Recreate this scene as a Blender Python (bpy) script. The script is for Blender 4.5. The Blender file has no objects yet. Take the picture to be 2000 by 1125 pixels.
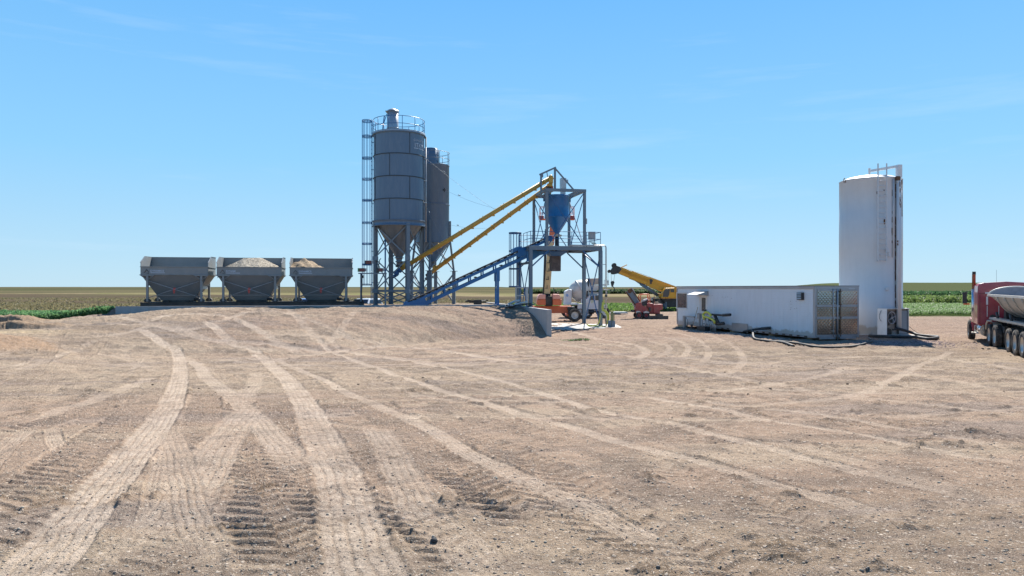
import bpy, math, random
import numpy as np
from mathutils import Vector, Matrix
random.seed(7)
R = math.radians
scene = bpy.context.scene
C = scene.collection
# ------------------------------------------------------------------ camera, sky, sun, exposure
FPX = 1400.0                      # focal length in pixels of the 2000 px wide photograph
cd = bpy.data.cameras.new('camera'); cam = bpy.data.objects.new('camera', cd); C.objects.link(cam)
cd.sensor_width = 36; cd.lens = FPX*36/2000; cd.clip_end = 12000; cd.clip_start = .1
cam.location = (0, 0, 2.8); cam.rotation_euler = (R(90), 0, 0)
scene.camera = cam
SUN_EL, SUN_AZ = 47, 20           # azimuth clockwise from +Y
w = bpy.data.worlds.new("World"); scene.world = w; w.use_nodes = True
nt = w.node_tree; bg = nt.nodes['Background']
sky = nt.nodes.new('ShaderNodeTexSky'); sky.sky_type = 'NISHITA'; sky.sun_disc = False
sky.sun_elevation = R(SUN_EL); sky.sun_rotation = R(SUN_AZ)
sky.air_density = 1.0; sky.dust_density = 0.15; sky.ozone_density = 2.2; sky.altitude = 600
# faint high cirrus, laid out by sky direction
tc = nt.nodes.new('ShaderNodeTexCoord'); mp = nt.nodes.new('ShaderNodeMapping')
mp.inputs['Rotation'].default_value = (R(6), R(-5), R(15)); mp.inputs['Scale'].default_value = (1.2, 1.2, 13)
ns = nt.nodes.new('ShaderNodeTexNoise'); ns.inputs['Scale'].default_value = 1.6; ns.inputs['Detail'].default_value = 7; ns.inputs['Roughness'].default_value = .62
rp = nt.nodes.new('ShaderNodeValToRGB'); rp.color_ramp.elements[0].position = .56; rp.color_ramp.elements[1].position = .95
rp.color_ramp.elements[0].color = (0, 0, 0, 1); rp.color_ramp.elements[1].color = (.34, .34, .34, 1)
mx = nt.nodes.new('ShaderNodeMixRGB'); mx.inputs['Color2'].default_value = (4.6, 5.3, 6.0, 1)
hs = nt.nodes.new('ShaderNodeHueSaturation'); hs.inputs['Saturation'].default_value = 1.04; hs.inputs['Value'].default_value = 1.0
nt.links.new(tc.outputs['Generated'], mp.inputs['Vector']); nt.links.new(mp.outputs[0], ns.inputs['Vector'])
nt.links.new(ns.outputs['Fac'], rp.inputs[0]); nt.links.new(rp.outputs[0], mx.inputs['Fac'])
# deep even blue of a dry clear day: elevation gradient mixed with the physical sky
sx_ = nt.nodes.new('ShaderNodeSeparateXYZ'); nt.links.new(tc.outputs['Generated'], sx_.inputs[0])
gr_ = nt.nodes.new('ShaderNodeValToRGB'); E = gr_.color_ramp.elements; E[0].position = 0; E[0].color = (.50, .735, .90, 1); E[1].position = 1; E[1].color = (.03, .12, .38, 1)
for p_, c_ in ((.06, (.44, .71, .93, 1)), (.17, (.31, .655, .985, 1)), (.37, (.2, .53, .985, 1)), (.6, (.09, .3, .7, 1))): e_ = E.new(p_); e_.color = c_
nt.links.new(sx_.outputs['Z'], gr_.inputs[0])
sc_ = nt.nodes.new('ShaderNodeMixRGB'); sc_.blend_type = 'MULTIPLY'; sc_.inputs['Fac'].default_value = 1; sc_.inputs['Color2'].default_value = (5.45, 5.45, 5.45, 1); nt.links.new(gr_.outputs[0], sc_.inputs['Color1'])
mm0 = nt.nodes.new('ShaderNodeMixRGB'); mm0.inputs['Fac'].default_value = .93; nt.links.new(sky.outputs[0], mm0.inputs['Color1']); nt.links.new(sc_.outputs[0], mm0.inputs['Color2'])
nt.links.new(mm0.outputs[0], mx.inputs['Color1']); nt.links.new(mx.outputs[0], hs.inputs['Color'])
nt.links.new(hs.outputs[0], bg.inputs['Color'])
bg.inputs['Strength'].default_value = 0.086
sd = bpy.data.lights.new('sun', 'SUN'); so = bpy.data.objects.new('sun', sd); C.objects.link(so)
sd.energy = 4.9; sd.angle = R(.55); sd.color = (1, .955, .88)
sv = Vector((math.sin(R(SUN_AZ))*math.cos(R(SUN_EL)), math.cos(R(SUN_AZ))*math.cos(R(SUN_EL)), math.sin(R(SUN_EL))))
so.rotation_euler = sv.to_track_quat('Z', 'Y').to_euler(); so.location = sv*200
vs = scene.view_settings; vs.view_transform = 'Standard'; vs.look = 'None'; vs.gamma = 1; vs.exposure = 1.1

# ------------------------------------------------------------------ helpers
def AT(px, py, Y):                # a pixel of the photograph at depth Y
    return Vector(((px-1000)/FPX*Y, Y, 2.8-(py-562.5)/FPX*Y))
TH = R(12); U = Vector((math.cos(TH), math.sin(TH), 0)); V = Vector((-math.sin(TH), math.cos(TH), 0))
OX, OY = -.3, 51.9                # corner of the raised platform; the plant is laid out along U and V
def F(a, b, z=0): return Vector((OX, OY, 0)) + U*a + V*b + Vector((0, 0, z))
def Finv(x, y): dx, dy = x-OX, y-OY; return dx*U.x+dy*U.y, dx*V.x+dy*V.y
PF = Matrix.Translation((OX, OY, 0)) @ Matrix.Rotation(TH, 4, 'Z')
MATW = {}
def tag(o, label=None, cat=None, group=None, kind=None):
    if label: o['label'] = label
    if cat: o['category'] = cat
    if group: o['group'] = group
    if kind: o['kind'] = kind
    return o
def thing(name, label, cat, loc=(0, 0, 0), rz=0, group=None):
    o = bpy.data.objects.new(name, None); C.objects.link(o)
    o.location = loc; o.rotation_euler = (0, 0, rz); o.empty_display_size = .3
    MATW[o.name] = Matrix.Translation(Vector(loc)) @ Matrix.Rotation(rz, 4, 'Z')
    return tag(o, label, cat, group)
def copy_tree(o, parent=None):
    c = o.copy(); C.objects.link(c)
    if parent: c.parent = parent
    for ch in [x for x in bpy.data.objects if x.parent == o]: copy_tree(ch, c)
    return c
class MB:
    def __init__(s, world=False): s.v = []; s.f = []; s.sm = []; s.world = world
    def add(s, vs, fs, smooth=False):
        n = len(s.v); s.v += [tuple(v) for v in vs]
        s.f += [tuple(i+n for i in f) for f in fs]; s.sm += [smooth]*len(fs) if not isinstance(smooth, list) else smooth
        return s
    def box(s, x0, x1, y0, y1, z0, z1):
        return s.add([(x0,y0,z0),(x1,y0,z0),(x1,y1,z0),(x0,y1,z0),(x0,y0,z1),(x1,y0,z1),(x1,y1,z1),(x0,y1,z1)],
              [(3,2,1,0),(4,5,6,7),(0,1,5,4),(1,2,6,5),(2,3,7,6),(3,0,4,7)])
    def obox(s, c, d, rot=None):
        m = (rot.to_4x4() if rot else Matrix()); c = Vector(c); hx, hy, hz = d[0]/2, d[1]/2, d[2]/2
        P = [c + (m @ Vector(p)) for p in [(-hx,-hy,-hz),(hx,-hy,-hz),(hx,hy,-hz),(-hx,hy,-hz),(-hx,-hy,hz),(hx,-hy,hz),(hx,hy,hz),(-hx,hy,hz)]]
        return s.add(P, [(3,2,1,0),(4,5,6,7),(0,1,5,4),(1,2,6,5),(2,3,7,6),(3,0,4,7)])
    def basis(s, p, q, up=(0,0,1)):
        d = (Vector(q)-Vector(p)).normalized(); u = Vector(up)
        if abs(d.dot(u)) > .98: u = Vector((0, 1, 0))
        x = d.cross(u).normalized(); y = x.cross(d).normalized(); return d, x, y
    def beam(s, p, q, w, h=None, up=(0,0,1), w2=None, h2=None):
        h = h or w; w2 = w2 or w; h2 = h2 or h; p = Vector(p); q = Vector(q); d, x, y = s.basis(p, q, up)
        P = [p-x*w/2-y*h/2, p+x*w/2-y*h/2, p+x*w/2+y*h/2, p-x*w/2+y*h/2, q-x*w2/2-y*h2/2, q+x*w2/2-y*h2/2, q+x*w2/2+y*h2/2, q-x*w2/2+y*h2/2]
        return s.add(P, [(0,1,2,3),(7,6,5,4),(4,5,1,0),(5,6,2,1),(6,7,3,2),(7,4,0,3)])
    def hbeam(s, p, q, w, h=None, t=.02, up=(0,0,1)):
        h = h or w; p = Vector(p); q = Vector(q); d, x, y = s.basis(p, q, up)
        s.beam(p+y*(h/2-t/2), q+y*(h/2-t/2), w, t, up); s.beam(p-y*(h/2-t/2), q-y*(h/2-t/2), w, t, up)
        return s.beam(p, q, t, h-2*t, up)
    def channel(s, p, q, w, h=None, t=.02, up=(0,0,1), side=1):
        h = h or w; p = Vector(p); q = Vector(q); d, x, y = s.basis(p, q, up)
        s.beam(p+y*(h/2-t/2), q+y*(h/2-t/2), w, t, up); s.beam(p-y*(h/2-t/2), q-y*(h/2-t/2), w, t, up)
        o = x*side*(w/2-t/2); return s.beam(p+o, q+o, t, h-2*t, up)
    def cyl(s, p, q, r, r2=None, n=12, cap=True):
        p = Vector(p); q = Vector(q); r2 = r if r2 is None else r2; d, x, y = s.basis(p, q); P = []
        for c, rr in ((p, r), (q, r2)):
            for i in range(n): a = 2*math.pi*i/n; P.append(c + x*rr*math.cos(a) + y*rr*math.sin(a))
        fs = [(i, (i+1) % n, n+(i+1) % n, n+i)[::-1] for i in range(n)]; sm = [True]*n
        if cap: fs += [tuple(range(n)), tuple(range(2*n-1, n-1, -1))]; sm += [False, False]
        return s.add(P, fs, sm)
    def tube(s, pts, r, n=8, closed=False):
        pts = [Vector(p) for p in pts]; m = len(pts); P = []; x = None
        for i, p in enumerate(pts):
            a = pts[(i-1) % m] if (closed or i) else p; b = pts[(i+1) % m] if (closed or i < m-1) else p
            d = (b-a).normalized()
            if x is None: _, x, y = s.basis((0,0,0), d)
            else: x = (x - d*x.dot(d)).normalized(); y = x.cross(d).normalized()
            for k in range(n): t = 2*math.pi*k/n; P.append(p + x*r*math.cos(t) + y*r*math.sin(t))
        fs = []; seg = m if closed else m-1
        for i in range(seg):
            j = (i+1) % m
            for k in range(n): fs.append((i*n+k, i*n+(k+1) % n, j*n+(k+1) % n, j*n+k)[::-1])
        sm = [True]*len(fs)
        if not closed: fs += [tuple(range(n)), tuple(range((m-1)*n, m*n))[::-1]]; sm += [False, False]
        return s.add(P, fs, sm)
    def ring(s, c, r, tr, n=36, axis='Z', a0=0, a1=360, tn=6):
        full = abs(a1-a0) >= 360; m = n if full else n+1; pts = []
        for i in range(m):
            a = R(a0 + (a1-a0)*i/n); u, v = r*math.cos(a), r*math.sin(a)
            pts.append(Vector(c) + (Vector((u, v, 0)) if axis == 'Z' else Vector((0, u, v)) if axis == 'X' else Vector((u, 0, v))))
        return s.tube(pts, tr, tn, full)
    def lathe(s, prof, c=(0,0,0), n=48, axis='Z', smooth=True, cap=False):
        P = []; m = len(prof)
        for i in range(n):
            a = 2*math.pi*i/n; u, v = math.cos(a), math.sin(a)
            for r, z in prof:
                P.append((c[0]+r*u, c[1]+r*v, c[2]+z) if axis == 'Z' else (c[0]+z, c[1]+r*u, c[2]+r*v) if axis == 'X' else (c[0]+r*v, c[1]+z, c[2]+r*u))
        fs = [(i*m+j, ((i+1) % n)*m+j, ((i+1) % n)*m+j+1, i*m+j+1) for i in range(n) for j in range(m-1)]
        sm = [smooth]*len(fs)
        if cap: fs += [tuple(i*m for i in range(n))[::-1], tuple(i*m+m-1 for i in range(n))]; sm += [False, False]
        return s.add(P, fs, sm)
    def prism(s, poly, y0, y1, axis='Y'):
        def mk(p, t): return (p[0], t, p[1]) if axis == 'Y' else (t, p[0], p[1]) if axis == 'X' else (p[0], p[1], t)
        n = len(poly); P = [mk(p, y0) for p in poly] + [mk(p, y1) for p in poly]
        return s.add(P, [tuple(range(n)), tuple(range(2*n-1, n-1, -1))] + [(i, n+i, n+(i+1) % n, (i+1) % n) for i in range(n)])
    def loft(s, A, B, cap=True):
        n = len(A); fs = [(i, (i+1) % n, n+(i+1) % n, n+i) for i in range(n)]
        if cap: fs += [tuple(range(n))[::-1], tuple(range(n, 2*n))]
        return s.add(list(A)+list(B), fs)
    def each(s, name, mat, parent=None, bevel=0):       # every loose piece becomes a part of its own
        p = list(range(len(s.v)))
        def fd(i):
            while p[i] != i: p[i] = p[p[i]]; i = p[i]
            return i
        for f in s.f:
            for k in f[1:]: p[fd(k)] = fd(f[0])
        gr = {}
        for f, q in zip(s.f, s.sm): gr.setdefault(fd(f[0]), []).append((f, q))
        out = []
        for g in gr.values():
            m = MB(s.world); ix = {}
            for f, q in g:
                for k in f:
                    if k not in ix: ix[k] = len(m.v); m.v.append(s.v[k])
                m.f.append(tuple(ix[k] for k in f)); m.sm.append(q)
            out.append(m.build(name, mat, parent, bevel))
        return out
    def build(s, name, mat, parent=None, bevel=0, seg=2, label=None):
        me = bpy.data.meshes.new(name); vs = s.v
        if s.world is not False:          # drawn in world (or another) frame
            m = s.world if isinstance(s.world, Matrix) else Matrix()
            if parent is not None: m = MATW[parent.name].inverted() @ m
            vs = [tuple(m @ Vector(v)) for v in vs]
        me.from_pydata(vs, [], s.f); me.polygons.foreach_set('use_smooth', s.sm)
        import bmesh
        bm = bmesh.new(); bm.from_mesh(me); bmesh.ops.recalc_face_normals(bm, faces=bm.faces[:]); bm.to_mesh(me); bm.free()
        me.materials.append(mat); me.update()
        o = bpy.data.objects.new(name, me); C.objects.link(o)
        if parent is not None: o.parent = parent; MATW[o.name] = MATW[parent.name]
        else: MATW[o.name] = Matrix()
        if bevel:
            b = o.modifiers.new('bevel', 'BEVEL'); b.width = bevel; b.segments = seg; b.limit_method = 'ANGLE'; b.angle_limit = R(40)
        if label: o['label'] = label
        return o
def text_mesh(txt, size, mat, name, parent, fn, extrude=.006, spacing=1.0, bold=0):
    cu = bpy.data.curves.new('lettering', 'FONT'); cu.body = txt; cu.size = size; cu.extrude = extrude; cu.space_character = spacing; cu.offset = bold
    o = bpy.data.objects.new('tmp_text', cu); C.objects.link(o)
    dg = bpy.context.evaluated_depsgraph_get(); me = bpy.data.meshes.new_from_object(o.evaluated_get(dg))
    bpy.data.objects.remove(o); bpy.data.curves.remove(cu)
    for v in me.vertices: v.co = fn(v.co.x, v.co.y, v.co.z)
    me.materials.clear(); me.materials.append(mat); me.name = name
    t = bpy.data.objects.new(name, me); C.objects.link(t)
    if parent is not None: t.parent = parent; MATW[t.name] = MATW[parent.name]
    return t

# ------------------------------------------------------------------ materials
DUST = (.36, .29, .22)
def N(nt, typ, **kw):
    n = nt.nodes.new(typ)
    for k, v in kw.items():
        if k in n.inputs: n.inputs[k].default_value = v
        else: setattr(n, k, v)
    return n
def mixc(nt, fac, a, b, blend='MIX'):
    m = nt.nodes.new('ShaderNodeMixRGB'); m.blend_type = blend
    for sock, val in (('Fac', fac), ('Color1', a), ('Color2', b)):
        if isinstance(val, bpy.types.NodeSocket): nt.links.new(val, m.inputs[sock])
        elif isinstance(val, (int, float)): m.inputs[sock].default_value = val
        else: m.inputs[sock].default_value = (*val, 1)
    return m.outputs[0]
def ramp(nt, src, p0, p1, c0=(0,0,0), c1=(1,1,1)):
    r = nt.nodes.new('ShaderNodeValToRGB'); e = r.color_ramp.elements
    e[0].position = p0; e[1].position = p1; e[0].color = (*c0, 1); e[1].color = (*c1, 1); nt.links.new(src, r.inputs[0]); return r.outputs[0]
def mat(name, col, rough=.5, metal=0, var=.16, scale=2.0, dirt=None, dirt_amt=.35, dscale=1.2, streak=0, bump=.0, bscale=30, coat=0, rust=None, rust_pos=.66, spec=.5, splash=0):
    m = bpy.data.materials.new(name); m.use_nodes = True; nt = m.node_tree; b = nt.nodes['Principled BSDF']
    tc = nt.nodes.new('ShaderNodeTexCoord'); obj = tc.outputs['Object']
    n1 = N(nt, 'ShaderNodeTexNoise', Scale=scale, Detail=6.0, Roughness=.65); nt.links.new(obj, n1.inputs['Vector'])
    c = mixc(nt, n1.outputs['Fac'], tuple(x*(1-var) for x in col), tuple(min(1, x*(1+var)) for x in col))
    if dirt:
        mp = N(nt, 'ShaderNodeMapping'); mp.inputs['Scale'].default_value = (1, 1, .18 if streak else 1); nt.links.new(obj, mp.inputs[0])
        n2 = N(nt, 'ShaderNodeTexNoise', Scale=dscale*(4 if streak else 1), Detail=8.0, Roughness=.7); nt.links.new(mp.outputs[0], n2.inputs['Vector'])
        c = mixc(nt, ramp(nt, n2.outputs['Fac'], .45, .8, (0,0,0), (dirt_amt,)*3), c, dirt)
    if rust:
        n3 = N(nt, 'ShaderNodeTexNoise', Scale=dscale*3, Detail=10.0, Roughness=.75); nt.links.new(obj, n3.inputs['Vector'])
        c = mixc(nt, ramp(nt, n3.outputs['Fac'], rust_pos, rust_pos+.04), c, rust)
    if splash:                     # dried mud thrown up against the foot of a wall, in ragged patches
        sp = nt.nodes.new('ShaderNodeSeparateXYZ'); nt.links.new(obj, sp.inputs[0])
        n5 = N(nt, 'ShaderNodeTexNoise', Scale=2.6, Detail=9.0, Roughness=.75); nt.links.new(obj, n5.inputs['Vector'])
        ma = N(nt, 'ShaderNodeMath', operation='MULTIPLY_ADD'); nt.links.new(n5.outputs['Fac'], ma.inputs[0]); ma.inputs[1].default_value = -splash*2.6; nt.links.new(sp.outputs['Z'], ma.inputs[2])
        c = mixc(nt, ramp(nt, ma.outputs[0], 0, .12, (.7,)*3, (0,)*3), c, DUST)
    nt.links.new(c, b.inputs['Base Color'])
    r = N(nt, 'ShaderNodeMapRange'); r.inputs['To Min'].default_value = max(.03, rough-.12); r.inputs['To Max'].default_value = min(1, rough+.15)
    nt.links.new(n1.outputs['Fac'], r.inputs['Value']); nt.links.new(r.outputs[0], b.inputs['Roughness'])
    b.inputs['Metallic'].default_value = metal; b.inputs['Coat Weight'].default_value = coat; b.inputs['Specular IOR Level'].default_value = spec
    if bump:
        n4 = N(nt, 'ShaderNodeTexNoise', Scale=bscale, Detail=5.0); nt.links.new(obj, n4.inputs['Vector'])
        bp = N(nt, 'ShaderNodeBump', Strength=bump, Distance=.02); nt.links.new(n4.outputs['Fac'], bp.inputs['Height']); nt.links.new(bp.outputs[0], b.inputs['Normal'])
    return m
M = {}
M['silo'] = mat('silo_grey_paint', (.095, .145, .21), .4, .1, var=.1, dirt=(.2, .24, .28), dirt_amt=.35, streak=1, dscale=1.1)
M['silo_cone'] = mat('galvanised_cone', (.2, .22, .245), .4, .5, dirt=(.12, .11, .1), dirt_amt=.6, streak=1, dscale=1.2)
M['silo_seam'] = mat('silo_seam_dark', (.04, .05, .06), .6)
M['steel'] = mat('grey_painted_steel', (.135, .175, .215), .5, .1, dirt=(.26, .25, .24), dirt_amt=.35)
M['steel_l'] = mat('light_grey_steel', (.3, .31, .32), .45, .3, dirt=DUST, dirt_amt=.3)
M['galv'] = mat('galvanised_steel', (.42, .43, .44), .4, .6, dirt=(.25, .24, .23), dirt_amt=.4)
M['bin'] = mat('bin_grey_paint', (.19, .205, .215), .42, .15, dirt=(.32, .3, .27), dirt_amt=.55, dscale=.8)
M['binside'] = M['bin']
M['black'] = mat('black_steel', (.02, .022, .025), .5, dirt=DUST, dirt_amt=.25)
M['blue'] = mat('blue_paint', (.007, .125, .32), .4, coat=.15, dirt=(.012, .045, .11), dirt_amt=.6, scale=1.3)
M['blue_d'] = mat('dusty_blue_paint', (.014, .09, .23), .5, dirt=(.08, .12, .19), dirt_amt=.4)
M['yellow'] = mat('yellow_paint', (.5, .29, .05), .5, dirt=(.28, .18, .07), dirt_amt=.6, dscale=2.2)
M['crane'] = mat('crane_yellow_paint', (.74, .34, .02), .45, dirt=(.35, .2, .03), dirt_amt=.4)
M['orange'] = mat('faded_orange_paint', (.8, .17, .06), .45, dirt=(.4, .2, .14), dirt_amt=.5)
M['pink'] = mat('sun_faded_orange_cowl', (.88, .38, .28), .4, dirt=(.5, .3, .25), dirt_amt=.5)
M['cream'] = mat('cream_boom_paint', (.78, .52, .24), .45, dirt=(.3, .16, .07), dirt_amt=.6, rust=(.12, .05, .02), rust_pos=.68)
M['rubber'] = mat('tyre_rubber', (.025, .025, .027), .85, dirt=DUST, dirt_amt=.75, dscale=2.5, bump=.3, bscale=40)
M['rubber2'] = mat('black_hose_rubber', (.022, .022, .024), .65, dirt=DUST, dirt_amt=.22, dscale=3)
M['rim'] = mat('aluminium_rim', (.55, .53, .5), .35, .75, dirt=DUST, dirt_amt=.8, dscale=2)
M['rim_w'] = mat('white_steel_rim', (.6, .58, .56), .5, dirt=DUST, dirt_amt=.7, dscale=3)
M['white'] = mat('white_siding_paint', (.68, .69, .71), .45, var=.04, dirt=(.45, .43, .4), dirt_amt=.3, streak=1, dscale=.8, splash=.3)
M['white2'] = mat('white_enamel', (.68, .68, .68), .4, var=.06, dirt=(.4, .37, .33), dirt_amt=.5, dscale=2.5)
M['tank'] = mat('white_tank_paint', (.56, .57, .58), .42, var=.05, dirt=(.4, .41, .42), dirt_amt=.35, streak=1, dscale=.5, rust=(.22, .1, .04), rust_pos=.83, splash=.35)
M['trim'] = mat('aluminium_trim', (.42, .41, .42), .4, .5, dirt=(.25, .22, .2), dirt_amt=.5)
M['roofdark'] = mat('dark_roof_edge', (.12, .11, .12), .6)
M['rust'] = mat('rusty_streaks', (.14, .07, .035), .85, dirt=(.03, .02, .018), dirt_amt=.8, dscale=4)
M['concrete'] = mat('cast_concrete', (.37, .36, .35), .85, dirt=(.25, .24, .23), dirt_amt=.6, streak=1, dscale=1, bump=.3, bscale=14)
M['pad'] = mat('pale_concrete_pad', (.42, .4, .37), .85, dirt=DUST, dirt_amt=.8, dscale=1.5, bump=.2)
M['red'] = mat('dark_red_truck_paint', (.3, .028, .05), .34, coat=.5, dirt=(.42, .14, .13), dirt_amt=.6, dscale=1.1)
M['redm'] = mat('dusty_red_machine_paint', (.34, .055, .05), .5, dirt=(.3, .17, .13), dirt_amt=.6, dscale=3)
M['tub'] = mat('weathered_pale_steel', (.42, .38, .33), .5, .2, dirt=(.27, .22, .17), dirt_amt=.6, dscale=1.6, rust=(.2, .12, .08), rust_pos=.72)
M['tub_in'] = mat('worn_inner_steel', (.3, .29, .32), .45, .3, dirt=(.1, .09, .09), dirt_amt=.7, dscale=2)
M['tubrim'] = mat('cream_rim_paint', (.62, .56, .49), .45, dirt=DUST, dirt_amt=.4)
M['deck'] = mat('dusty_aluminium_deck', (.5, .47, .42), .5, .3, dirt=DUST, dirt_amt=.7)
M['drum'] = mat('cream_mixer_drum', (.6, .58, .53), .45, var=.08, dirt=(.4, .33, .24), dirt_amt=.7, dscale=1.4, rust=(.3, .12, .06), rust_pos=.74)
M['rustbox'] = mat('cement_caked_steel', (.45, .4, .33), .75, dirt=(.2, .11, .06), dirt_amt=.7, dscale=2)
M['ltblue'] = mat('pale_blue_decal', (.25, .38, .6), .5)
M['glass'] = mat('dark_window_glass', (.02, .024, .03), .08, var=.1, spec=.8)
M['window'] = mat('dark_window_with_blinds', (.045, .045, .045), .25, var=.1, spec=.6)
M['chrome'] = mat('chrome', (.6, .6, .62), .15, 1.0, var=.05)
M['exh'] = mat('heat_stained_exhaust', (.3, .13, .08), .35, .8)
M['hoseY'] = mat('yellow_hose', (.62, .6, .08), .5, var=.08, dirt=DUST, dirt_amt=.4, dscale=4)
M['hoseG'] = mat('grey_white_hose', (.55, .55, .54), .5, dirt=DUST, dirt_amt=.4, dscale=3)
M['olive'] = mat('olive_green_post', (.2, .21, .08), .6, dirt=DUST, dirt_amt=.4)
M['wood'] = mat('weathered_plank', (.5, .36, .22), .8, dirt=(.25, .2, .15), dirt_amt=.5)
M['lens_r'] = mat('red_display', (.16, .03, .03), .3)
M['green'] = mat('green_sign_edge', (.03, .25, .07), .4)
M['ink'] = mat('white_lettering', (.42, .48, .56), .5, var=.05)
M['inkd'] = mat('dark_logo_mark', (.012, .018, .03), .5)
M['redmark'] = mat('red_sticker', (.4, .05, .04), .5)
M['belt'] = mat('conveyor_belt_rubber', (.03, .035, .05), .7, dirt=(.2, .2, .22), dirt_amt=.5, dscale=3)
M['amber'] = mat('amber_plastic', (.7, .16, .04), .35)
M['carw'] = mat('white_car_paint', (.7, .72, .74), .25, coat=.6, var=.03)
M['carb'] = mat('blue_car_paint', (.1, .2, .42), .25, coat=.6, var=.03)
def quilt_mat():
    m = bpy.data.materials.new('quilted_stainless_steel'); m.use_nodes = True; nt = m.node_tree; b = nt.nodes['Principled BSDF']
    tc = nt.nodes.new('ShaderNodeTexCoord'); hts = []
    for sgn in (1, -1):
        mp = N(nt, 'ShaderNodeMapping'); mp.inputs['Rotation'].default_value = (0, R(45*sgn), 0); nt.links.new(tc.outputs['Object'], mp.inputs[0])
        wv = N(nt, 'ShaderNodeTexWave', Scale=2.3, Distortion=.35); wv.wave_type = 'BANDS'; wv.bands_direction = 'X'; wv.inputs['Detail'].default_value = 1; nt.links.new(mp.outputs[0], wv.inputs['Vector']); hts.append(wv.outputs['Fac'])
    ad = N(nt, 'ShaderNodeMath', operation='MAXIMUM'); nt.links.new(hts[0], ad.inputs[0]); nt.links.new(hts[1], ad.inputs[1])
    nn = N(nt, 'ShaderNodeTexNoise', Scale=1.5, Detail=2.0); nt.links.new(tc.outputs['Object'], nn.inputs['Vector'])
    b1 = N(nt, 'ShaderNodeBump', Strength=.25, Distance=.05); nt.links.new(nn.outputs['Fac'], b1.inputs['Height'])
    bp = N(nt, 'ShaderNodeBump', Strength=.8, Distance=.008); nt.links.new(ad.outputs[0], bp.inputs['Height']); nt.links.new(b1.outputs[0], bp.inputs['Normal'])
    nt.links.new(bp.outputs[0], b.inputs['Normal']); b.inputs['Metallic'].default_value = 1; b.inputs['Roughness'].default_value = .14
    b.inputs['Base Color'].default_value = (.42, .4, .37, 1); return m
M['quilt'] = quilt_mat()
# ------------------------------------------------------------------ terrain
def sm(x, a, b): t = np.clip((x-a)/(b-a), 0, 1); return t*t*(3-2*t)
def hsh(i, j, s):
    n = (i*374761393 + j*668265263 + s*974634777) & 0xffffffff
    n = ((n ^ (n >> 13))*1274126177) & 0xffffffff; n = n ^ (n >> 16); return (n & 0xffffff)/float(0xffffff)
def vn(x, y, s=0):
    xi = np.floor(x).astype(np.int64); yi = np.floor(y).astype(np.int64); fx = x-xi; fy = y-yi
    fx = fx*fx*(3-2*fx); fy = fy*fy*(3-2*fy)
    a = hsh(xi, yi, s); b = hsh(xi+1, yi, s); c = hsh(xi, yi+1, s); d = hsh(xi+1, yi+1, s)
    return (a+(b-a)*fx) + ((c+(d-c)*fx)-(a+(b-a)*fx))*fy
def fbm(x, y, o=4, s=0, g=.5):
    r = 0; amp = 1; t = 0
    for k in range(o): r = r+amp*vn(x*2**k+17*k, y*2**k-9*k, s+k); t += amp; amp *= g
    return r/t
def plantc(X, Y): dx = X-OX; dy = Y-OY; return dx*U.x+dy*U.y, dx*V.x+dy*V.y
def base_h(X, Y):
    X = np.asarray(X, float); Y = np.asarray(Y, float); a, b = plantc(X, Y)
    zr = 1.05*(1-sm(Y, 0, 30)); zl = 1.05-.4*sm(Y, 2, 28)+.4*sm(Y, 33, 46)-.7*sm(Y, 60, 90)
    z = zr+(zl-zr)*sm(-X, 12, 23)-.6*sm(-X, 25.2, 31)*sm(Y, 20, 40)*(1-sm(Y, 60, 90))
    toe = -11.2-8.5*sm(-a, 1.5, 16); bc = -8+5*sm(a, -10, -1); p = 2.5-1.05*sm(-a, 2, 14)
    t = np.clip((b-toe)/(bc-toe), 0, 1); prof = 1-(1-t)**p
    zc = 1.05+.62*sm(a, -26.5, -19)-.19*sm(a, -7, -1)
    on = (a < .15) & (b <= .15) & (b > toe); lf = sm(a, -29.5, -25.8)
    back = sm(b, bc, bc*.3)*(zc-1.02)*sm(a, -26, -20)*.85*(1-sm(a, -3, -1))
    z = np.where(on, z+(zc-z)*prof*lf-back, z)
    pl = (1-sm(b, 9, 14))*sm(a, -26.9, -26.0)*np.where((a < .15) & (b > .15), 1, 0)
    z = z*(1-pl)+1.5*pl
    z = z+4.6*sm(Y, 450, 1500)+7.5*sm(Y, 240, 760)*sm(X-.36*Y, 0, 120)
    z = z+(fbm(X*.012+3, Y*.006, 3, 5)-.5)*.8*sm(Y, 130, 500)
    return z
def gz(x, y): return float(base_h(np.array([x]), np.array([y]))[0])
def PX(px, py):                   # photograph pixel -> point on the terrain
    z = .6
    for _ in range(25):
        Y = (2.8-z)*FPX/max(py-562.5, 1); X = (px-1000)/FPX*Y; z = .5*z+.5*gz(X, Y)
    return X, Y
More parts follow.
